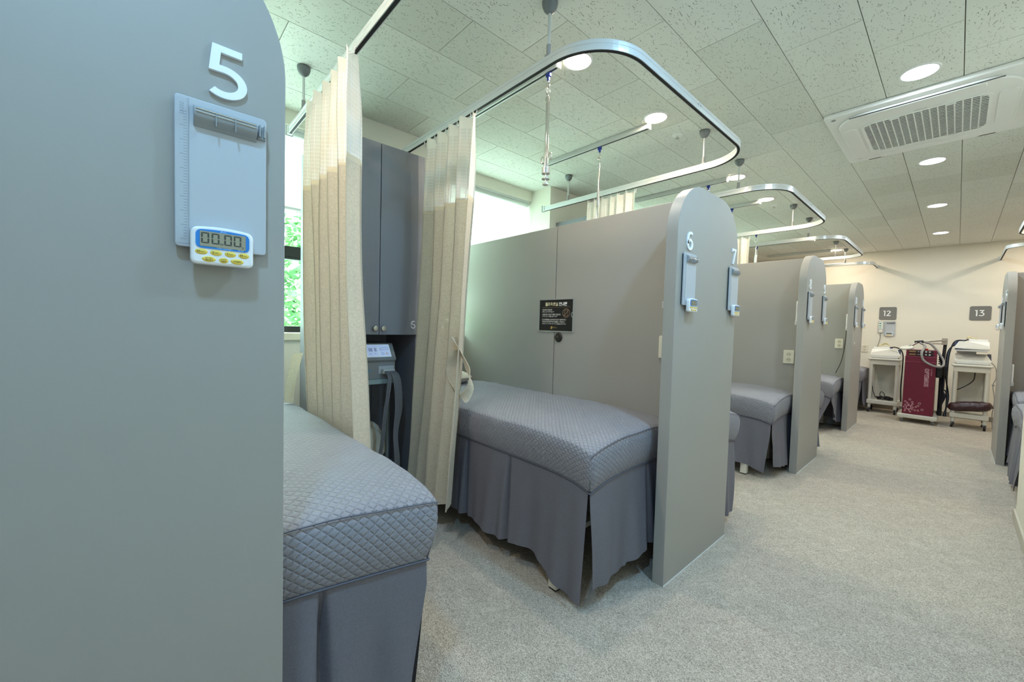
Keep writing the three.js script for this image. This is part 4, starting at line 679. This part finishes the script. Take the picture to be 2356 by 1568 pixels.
// ---------------------------------------------------------------- drip hanger tracks and hangers
function ivTrack(label, z, x0, x1) {
  const t = thing('hanger_track', label, 'ceiling track', [x1, CE, z], 0, 'short drip hanger tracks on the ceiling');
  part('track', [rbox(x0 - x1, 0, -0.036, 0, -0.016, 0.016, 0.003)], mAluSoft, t);
  part('slot', box(x0 - x1, -0.002, -0.0365, -0.034, -0.006, 0.006), mDarkSlot, t);
  part('end_cap', rbox(-0.006, 0.006, -0.039, 0, -0.018, 0.018, 0.003), mWhite, t);
}
const ivz = [[0.437, 'over the bed with the notice'], [-0.48, 'over the bed beyond partition six'], [-1.84, 'over the bed beside panel eight'], [-2.735, 'over the bed beyond partition eight'], [-4.2, 'over the bed beside panel ten'], [-5.13, 'over the bed beyond panel eleven'], [-6.26, 'nearest the far wall']];
for (const [z, w] of ivz) ivTrack('short aluminium hanger track ' + w, z, -1.42, -0.51);
function ivHanger(label, x, z, yLow) {
  const t = thing('drip_hanger', label, 'hanger', [x, CE - 0.036, z], 0, 'chrome drip hangers'), y0 = 0, yb = yLow - (CE - 0.036);
  part('carriage', [rbox(-0.014, 0.014, -0.022, -0.001, -0.009, 0.009, 0.003), rbox(-0.007, 0.007, -0.042, -0.02, -0.006, 0.006, 0.003)], mBlue, t);
  part('eyelet', [tube([[0, -0.034, 0], [0.002, -0.055, 0], [0.011, -0.066, 0.004], [0.009, -0.08, 0.002], [0, -0.085, 0], [-0.01, -0.078, -0.003], [-0.008, -0.066, 0]], 0.0036, 40, 7), tube([[0.008, -0.078, 0.004], [-0.004, -0.076, 0.01], [-0.011, -0.086, 0.004], [-0.008, -0.104, 0], [0, -0.118, 0], [0, -0.13, 0]], 0.004, 40, 7), tube([[0, -0.092, 0], [0.01, -0.096, 0.003], [0.014, -0.106, 0.002], [0.008, -0.11, 0]], 0.0036, 20, 7)], mChrome, t);
  part('rod', [rod([0, yb + 0.17, 0], [0, -0.14, 0], 0.0098), rod([0, yb + 0.07, 0], [0, yb + 0.19, 0], 0.012), rod([0, -0.155, 0], [0, -0.128, 0], 0.0125)], mChrome, t);
  for (const s of [-1, 1]) part('bag_hook', tube([[s * 0.004, yb + 0.085, 0], [s * 0.015, yb + 0.10, s * 0.004], [s * 0.02, yb + 0.14, s * 0.006], [s * 0.035, yb + 0.155, s * 0.008], [s * 0.048, yb + 0.14, s * 0.01], [s * 0.042, yb + 0.122, s * 0.01], [s * 0.03, yb + 0.12, s * 0.008]], 0.0038, 36, 7), mChrome, t);
  part('clamp_knob', [rod([0, yb + 0.055, 0], [0, yb + 0.088, 0], 0.022, 0.022, 20), rod([0, yb + 0.002, 0], [0, yb + 0.06, 0], 0.005), rod([0, yb + 0.026, 0], [0, yb + 0.031, 0], 0.021, 0.021, 20), rod([0, yb - 0.003, 0], [0, yb + 0.003, 0], 0.016, 0.016, 20)], mChrome, t);
}
ivHanger('chrome drip hanger hanging whole in front of the first rail loop', -0.575, 0.437, 1.955);
ivHanger('chrome drip hanger reaching down behind partition six', -0.905, -0.48, 1.6);
ivHanger('chrome drip hanger just above panel seven', -0.668, -1.84, 1.75);
ivHanger('chrome drip hanger above partition eight, nearer one', -0.78, -2.735, 1.5);
ivHanger('chrome drip hanger above partition eight, farther one', -0.98, -4.2, 1.7);
ivHanger('chrome drip hanger farthest left above partition eight', -1.25, -5.13, 1.7);

// ---------------------------------------------------------------- far wall: number plates and the machines
for (const [num, x] of [['12', 0.161], ['13', 1.148]]) {
  const t = thing('number_plate', `grey rounded plate with white number ${WORD[num]} on the far wall`, 'sign', [x, 1.453, Z0], 0, 'room number plates');
  part('plate', ext(rrect(0.208, 0.206, 0.022, 0, 0.103), 0.008, 0.002), M(0x7b7b78, 0.5), t);
  part('numeral', numeral(num, 0.088, 0.004, 0.135, 1.1).translate(-0.01, 0.06, 0.008), mDigit, t);
}
dup(clip0, [0.195, 1.19, Z0], 0, 'grey plastic clipboard on the far wall below plate twelve');
dup(timer0, [0.193, 1.22, Z0 + 0.0125], 0, 'white timer on the far wall clipboard below plate twelve');
{
  const t = thing('call_remote', 'white and green wired controller on the far wall below plate twelve', 'remote', [0.087, 1.232, Z0]);
  part('housing', rbox(-0.034, 0.034, 0, 0.2, 0, 0.022, 0.008), mLightGrey, t);
  part('front_label', rbox(-0.026, 0.026, 0.07, 0.18, 0.02, 0.024, 0.002), M(0xdfe8e0, 0.5), t);
  for (const [y, c] of [[0.15, 0x2c6e62], [0.115, 0x5f9c8a], [0.085, 0x9fc2b0]]) part('key', rbox(-0.018, 0.006, y, y + 0.014, 0.023, 0.026, 0.001), M(c, 0.5), t);
  part('lower_key', rbox(-0.02, 0.02, 0.02, 0.055, 0.02, 0.025, 0.003), M(0xe8e6da, 0.5), t);
  part('cord', tube([[0, 0.0, 0.012], [0.0, -0.08, 0.013], [-0.03, -0.25, 0.014], [-0.05, -0.34, 0.013]], 0.004, 30, 6), M(0x8a8577, 0.6), t);
}
const mCart = M(0xd2d1c6, 0.5);
function cart(label, x0, x1, zf, h, depth) {
  const w = x1 - x0, t = thing('equipment_cart', label, 'cart', [(x0 + x1) / 2, 0, zf - depth / 2], 0, 'plastic equipment carts'), d = depth / 2;
  part('top_tray', [rbox(-w / 2 - 0.02, w / 2 + 0.02, h - 0.03, h, -d - 0.02, d + 0.02, 0.014, 3), rbox(-w / 2, w / 2, h - 0.1, h - 0.025, -d, d, 0.006)], mCart, t);
  part('lower_shelf', rbox(-w / 2 - 0.01, w / 2 + 0.01, 0.135, 0.195, -d - 0.01, d + 0.01, 0.008), mCart, t);
  part('back_panel', rbox(-w / 2 + 0.03, w / 2 - 0.03, 0.2, h - 0.1, -d + 0.01, -d + 0.02, 0.002), mCart, t);
  for (const [sx, sz] of [[-1, -1], [1, -1], [-1, 1], [1, 1]]) {
    const X = sx * (w / 2 - 0.022), Z = sz * (d - 0.022);
    part('leg', [rod([X, 0.19, Z], [X, h - 0.09, Z], 0.0225, 0.0225, 18), rod([X, 0.075, Z], [X, 0.14, Z], 0.02, 0.02, 16)], mCart, t);
    const c = part('caster', new THREE.CylinderGeometry(0.034, 0.034, 0.02, 22).rotateZ(sx * sz > 0 ? PI / 2 : PI / 2.6).translate(X, 0.034, Z + 0.012), mRubber, t);
    part('caster_fork', [rbox(X - 0.018, X + 0.018, 0.05, 0.08, Z - 0.016, Z + 0.022, 0.005), new THREE.TorusGeometry(0.027, 0.004, 6, 20).rotateY(PI / 2).translate(X + 0.011, 0.034, Z + 0.012)], mGreyPlastic, c);
  }
  return t;
}
cart('pale grey equipment cart at the far wall, left of the red machine', 0.035, 0.375, -6.36, 0.845, 0.36);
cart('pale grey equipment cart at the far wall, right of the red machine', 0.925, 1.25, -5.965, 0.845, 0.40);
const mDev = M(0xe9e9e4, 0.4), mDevFace = M(0xc9c9c2, 0.45), mNavy = M(0x22304c, 0.45);
function device(label, x, y, z, w, flip, stripe) {
  const t = thing('therapy_console', label, 'medical device', [x, y, z], 0, 'white wedge therapy consoles');
  const s = new THREE.Shape(); s.moveTo(-0.15, 0.018); s.lineTo(0.16, 0.018); s.lineTo(0.165, 0.045); s.lineTo(0.02, 0.135); s.lineTo(-0.15, 0.135);
  const b = ext(s, w, 0.006); b.rotateY(-PI / 2); b.translate(w / 2, 0, 0); part('housing', b, mDev, t);
  const f = new THREE.Shape(); f.moveTo(-w * 0.48 * flip, 0.004); f.lineTo(w * 0.48 * flip, 0.004); f.lineTo(w * 0.36 * flip, 0.158); f.lineTo(w * 0.1 * flip, 0.158); f.lineTo(-w * 0.48 * flip, 0.06);
  const fg = new THREE.ShapeGeometry(f); fg.rotateX(-Math.atan2(0.145, 0.09)); fg.translate(0, 0.0475, 0.1672); const slope = part('slope_panel', ext(f, 0.003, 0.0).rotateX(-Math.atan2(0.145, 0.09)).translate(0, 0.047, 0.1615), mDevFace, t); fg.dispose();
  part('side_band', [rbox(w * 0.40 * flip, w * 0.50 * flip, 0.135, 0.140, -0.1, 0.02, 0.002), ext((() => { const q = new THREE.Shape(); q.moveTo(w * 0.38 * flip, 0.16); q.lineTo(w * 0.5 * flip, 0.16); q.lineTo(w * 0.5 * flip, 0.02); q.closePath(); return q; })(), 0.004).rotateX(-Math.atan2(0.145, 0.09)).translate(0, 0.047, 0.1615)], mNavy, t);
  part('front_rail', [rbox(-w * 0.44, w * 0.44, 0.004, 0.02, 0.14, 0.172, 0.004), rbox(-w * 0.42, w * 0.42, 0.0, 0.008, -0.12, 0.1, 0.002)], mLightGrey, t);
  part('back_box', rbox(-w * 0.46 * flip, w * 0.1 * flip, 0.13, 0.165, -0.15, -0.02, 0.005), mWhite, t);
  if (stripe) part('stripe', ext((() => { const q = new THREE.Shape(); q.moveTo(-w * 0.48, 0.026); q.lineTo(w * 0.48, 0.028); q.quadraticCurveTo(0, 0.03, -w * 0.48, 0.043); q.closePath(); return q; })(), 0.002).translate(0, 0, 0.1635), mNavy, t);
  return t;
}
device('white wedge therapy console on the left cart', 0.205, 0.845, -6.56, 0.34, 1, false);
device('white wedge therapy console, lower one on the right cart', 1.09, 0.845, -6.19, 0.32, 1, false);
device('white wedge therapy console with navy stripe, upper one on the right cart', 1.075, 1.012, -6.20, 0.31, -1, true);
// red laser cabinet with articulated arm
{
  const x0 = 0.463, x1 = 0.765, zf = -5.86, zb = -6.24, t = thing('therapy_machine', 'tall burgundy therapy machine with ring pattern on a wheeled base', 'medical device', [(x0 + x1) / 2, 0, (zf + zb) / 2]);
  const w = (x1 - x0) / 2, d = (zf - zb) / 2, mRed = M(0x6d1230, 0.4), base = M(0xd9d9d0, 0.4, { metalness: 0.25 });
  part('base_tray', rbox(-w - 0.045, w + 0.045, 0.062, 0.115, -d - 0.03, d + 0.045, 0.01, 3), base, t);
  for (const [sx, sz] of [[-1, 1], [1, 1], [-1, -1], [1, -1]]) { const c = part('caster', new THREE.CylinderGeometry(0.026, 0.026, 0.018, 18).rotateZ(PI / 2).rotateY(0.5).translate(sx * w, 0.026, sz * d), mGreyPlastic, t); part('caster_plate', [rbox(sx * w - 0.02, sx * w + 0.02, 0.05, 0.063, sz * d - 0.02, sz * d + 0.02, 0.003)], mChrome, c); }
  part('cabinet', rbox(-w, w, 0.115, 0.925, -d, d, 0.006), mRed, t);
  const tex = canvasTex(512, 1350, (x, W, H) => {
    x.fillStyle = '#6d1230'; x.fillRect(0, 0, W, H); x.strokeStyle = '#e0b9c0';
    const ring = (a, b, r, lw, dot) => { x.lineWidth = lw; x.beginPath(); x.arc(a, b, r, 0, 7); x.stroke(); if (dot) { x.fillStyle = '#2a0a14'; x.beginPath(); x.arc(a, b, r * 0.55, 0, 7); x.fill(); } };
    ring(105, 1200, 42, 11); for (const [a, b, r] of [[120, 1010, 18], [40, 1065, 16], [165, 1068, 16], [75, 1095, 14], [170, 1112, 14], [100, 1130, 14], [155, 1150, 13], [45, 1150, 13], [290, 1085, 20], [268, 1145, 15], [230, 1175, 14], [180, 1195, 14], [340, 1225, 20], [270, 1255, 16], [215, 1255, 14], [165, 1240, 13], [110, 1262, 13], [50, 1250, 13], [135, 1300, 14], [40, 1290, 13], [22, 1200, 13]]) ring(a, b, r, 7, r > 17);
    x.save(); x.translate(345, 250); x.rotate(PI / 2); x.font = 'bold 96px sans-serif'; x.lineWidth = 5; x.strokeStyle = '#e3c3ca'; x.strokeText('OPTIMUS', 0, 0); x.restore();
    x.save(); x.translate(450, 255); x.rotate(PI / 2); x.font = '26px sans-serif'; x.fillStyle = '#d9b4bc'; x.fillText('Laser therapy', 0, 0); x.restore();
  });
  part('front_print', plate(2 * w - 0.012, 0.79, 0, 0.515, d + 0.0012), M(0xffffff, 0.42, { map: tex }), t);
  part('seam_strip', rbox(-w, w, 0.838, 0.846, d - 0.002, d + 0.004, 0.002), M(0x8a2c48, 0.3), t);
  for (const [a, b] of [[-1, 0.88], [-1, 0.82], [-1, 0.5], [1, 0.82], [1, 0.5], [1, 0.15]]) part('screw', new THREE.CylinderGeometry(0.006, 0.006, 0.003, 12).rotateX(PI / 2).translate(a * (w - 0.022), b, d + 0.003), mBlack, t);
  const hd = part('control_head', [rbox(-w + 0.005, w, 0.925, 1.01, -d, d - 0.02, 0.004)], mRed, t);
  for (const y of [0.933, 0.973]) { part('module', rbox(-w + 0.03, w - 0.03, y, y + 0.032, d - 0.024, d - 0.014, 0.002), mBlack, hd); part('display_label', rbox(-w + 0.035, -0.05, y + 0.006, y + 0.022, d - 0.016, d - 0.012, 0.001), M(0x9a7a48, 0.4), hd); part('dial', [0.05, 0.085].map((q) => new THREE.CylinderGeometry(0.011, 0.012, 0.012, 18).rotateX(PI / 2).translate(q, y + 0.016, d - 0.008)), mChrome, hd); part('key', [-0.03, -0.012, 0.006].map((q) => rbox(q, q + 0.008, y + 0.01, y + 0.018, d - 0.016, d - 0.011, 0.001)), mWhite, hd); }
  part('emergency_button', new THREE.CylinderGeometry(0.016, 0.018, 0.025, 20).translate(0.05, 1.02, d - 0.08), M(0xb3241c, 0.4), hd);
  part('mast', [rod([w + 0.055, 0.11, -0.06], [w + 0.055, 0.8, -0.06], 0.024), rod([w + 0.055, 0.8, -0.06], [w + 0.07, 1.12, -0.06], 0.018)], M(0x202228, 0.5), t);
  const am = part('arm', [rod([w + 0.07, 1.16, -0.02], [0.0, 1.125, 0.03], 0.016, 0.018), rod([w + 0.07, 1.105, -0.02], [0.04, 1.105, 0.02], 0.009)], M(0xbdb6a8, 0.4), t);
  part('elbow', [rbox(w + 0.035, w + 0.09, 1.09, 1.185, -0.045, 0.005, 0.008), rod([w + 0.055, 1.155, 0.004], [w + 0.055, 1.155, 0.016], 0.02, 0.02, 20)], M(0xa9a296, 0.4), am);
  part('grip', rod([0.01, 1.125, 0.03], [-0.075, 1.118, 0.05], 0.02, 0.016), mBlack, am);
  part('joint', [rod([-0.05, 1.11, 0.045], [-0.10, 1.07, 0.06], 0.014), rod([-0.10, 1.07, 0.06], [-0.14, 1.045, 0.085], 0.011), new THREE.SphereGeometry(0.02, 18, 14).translate(-0.10, 1.07, 0.06)], mChrome, am);
  const head = lathe([[0.0001, 0.012], [0.03, 0.012], [0.036, 0.008], [0.068, 0.006], [0.076, 0], [0.075, -0.018], [0.06, -0.024], [0.0001, -0.024]], 36); head.rotateX(0.25); head.rotateZ(0.12); head.translate(-0.15, 1.04, 0.1); part('applicator_head', head, M(0xdadad0, 0.4), am);
  part('hose', tube([[-0.02, 1.11, 0.05], [0.03, 1.07, 0.09], [0.01, 0.97, d + 0.04], [0.03, 0.88, d + 0.06], [0.12, 0.81, d + 0.06], [0.20, 0.80, d + 0.02], [0.22, 0.86, 0.12], [0.17, 0.97, 0.06], [0.08, 1.10, 0.04], [0.03, 1.118, 0.04]], 0.0135, 90, 10), M(0x8e8e8c, 0.5), t);
  for (let k = 0; k < 5; k++) part('side_cable', tube([[w + 0.02, 0.95 - k * 0.03, 0.02 - k * 0.02], [w + 0.07 + k * 0.006, 0.8, 0.03], [w + 0.08 - k * 0.008, 0.5, 0.04 - k * 0.03], [w + 0.06 + k * 0.012, 0.25 + 0.05 * k, 0.02], [w + 0.03, 0.14, 0.0 - k * 0.02]], 0.008, 40, 7), k % 2 ? M(0x1a2236, 0.5) : mRubber, t);
  part('side_pack', rbox(w + 0.002, w + 0.06, 0.64, 0.78, -0.02, 0.09, 0.01), mBlack, t);
}
{ // brown bolster on the right cart
  const t = thing('bolster', 'dark brown leather bolster on the lower shelf of the right cart', 'cushion', [1.09, 0.197, -5.99], 0);
  const g = grid(60, 32, (u, v) => { const a = v * 2 * PI, e = Math.abs(u - 0.5) * 2, r = 0.066 * Math.pow(1 - Math.pow(e, 5), 0.45) * (1 + 0.06 * noise.noise(u * 9, Math.cos(a) * 2, Math.sin(a) * 2)) * (1 - 0.35 * sstep(0.86, 1, e)); return [(u - 0.5) * 0.40, 0.062 + 0.055 * u + 0.01 + Math.sin(a) * r, Math.cos(a) * r * 1.2]; }, (u, v) => [u, v]);
  part('cover', g, M(0x3c2226, 0.35), t);
  part('end_tuft', [tube([[0.17, 0.105, 0], [0.195, 0.112, 0.01], [0.205, 0.115, 0]], 0.008, 10, 6), tube([[-0.17, 0.062, 0], [-0.19, 0.06, 0.01], [-0.2, 0.058, 0]], 0.008, 10, 6)], M(0x3c2226, 0.35), t);
}
{ // coiled black cable on the left cart, loose leads on the consoles
  const t = thing('coiled_cable', 'black cable coiled on the lower shelf of the left cart', 'cable', [0.23, 0.199, -6.5]);
  const pts = []; for (let k = 0; k < 60; k++) { const a = k * 0.52, r = 0.075 + 0.025 * Math.sin(k * 1.7); pts.push([Math.cos(a) * r * 1.1, 0.008 + 0.012 * (k / 20) + 0.006 * Math.sin(k * 2.3), Math.sin(a) * r * 0.8]); } pts.unshift([-0.15, 0.2, 0.08], [-0.13, 0.1, 0.09], [-0.09, 0.02, 0.06]); pts.push([-0.06, 0.06, 0.02], [-0.05, 0.12, 0.0], [-0.02, 0.1, 0.0], [0.0, 0.03, 0.02]);
  part('cable', tube(pts, 0.005, 400, 6), mRubber, t);
  const u = thing('yellow_leads', 'loose yellow leads on the left console', 'cable', [0.19, 1.015, -6.62]);
  for (let k = 0; k < 3; k++) part('lead', tube([[-0.09 + k * 0.01, 0.003, 0.03], [-0.04, 0.03 + k * 0.008, 0.0], [0.0, 0.045 + k * 0.008, -0.01 + k * 0.01], [0.04, 0.025, 0.01], [0.06, 0.002, 0.03 + k * 0.008]], 0.0035, 30, 6), M(0xcfc27a, 0.5), u);
  const q = thing('probe_cable', 'thick dark probe cable arching from the left console to the red machine', 'cable', [0.28, 1.0, -6.5]);
  part('cable', tube([[-0.03, 0.01, 0.0], [0.03, 0.02, 0.03], [0.09, -0.01, 0.05], [0.12, -0.08, 0.06], [0.125, -0.25, 0.05], [0.12, -0.6, 0.04], [0.13, -0.8, 0.06]], 0.008, 50, 7), mRubber, q); part('blue_clip', rbox(-0.03, 0.0, 0.0, 0.02, -0.012, 0.012, 0.003), mBlue, q);
  const y = thing('cream_leads', 'loose cream leads on top of the striped console', 'cable', [1.08, 1.18, -6.28]);
  for (let k = 0; k < 3; k++) part('lead', tube([[-0.05, 0.004 + k * 0.006, 0.02], [-0.03, 0.02 + k * 0.004, 0], [0.0, 0.016, -0.01 + k * 0.008], [0.05, 0.005, 0.01]], 0.005, 30, 6), M(0xd9cd98, 0.5), y);
  const h = thing('hanging_cables', 'bundle of dark cables draped left of the right cart', 'cable', [0.9, 0, -6.2]);
  for (let k = 0; k < 5; k++) part('cable', tube([[0.12 + k * 0.006, 1.16 + k * 0.004, 0.0], [0.03, 1.15 - k * 0.012, 0.02], [-0.015 - k * 0.004, 1.02, 0.02], [-0.03 - k * 0.004, 0.7, 0.02 + k * 0.006], [-0.02 + k * 0.004, 0.35, 0.02], [-0.02 - k * 0.005, 0.1, 0.03]], 0.0075, 50, 7), k === 2 ? M(0x6a6f76, 0.5) : k % 2 ? mNavy : mRubber, h);
  const m = thing('shelf_cable', 'black cable running diagonally inside the right cart', 'cable', [1.09, 0.2, -6.15]);
  part('cable', tube([[0.03, 0.54, 0.08], [0.02, 0.44, 0.08], [-0.03, 0.37, 0.08], [-0.1, 0.31, 0.08], [-0.15, 0.27, 0.06]], 0.006, 40, 6), mRubber, m);
  const r = thing('power_lead', 'grey lead hanging behind the right side of the right cart', 'cable', [1.27, 0, -6.1]);
  part('lead', tube([[-0.03, 0.9, 0], [0.02, 0.82, 0], [0.03, 0.68, 0.01], [0.01, 0.6, 0.01], [0.03, 0.4, 0.0], [0.02, 0.2, 0.0], [0.03, 0.02, 0.01]], 0.005, 50, 6), mMidGrey, r);
  part('plug', rbox(0.0, 0.024, 0.58, 0.6, 0.0, 0.02, 0.003), mMidGrey, r);
}
shade(scene);
renderer.render(scene, camera);
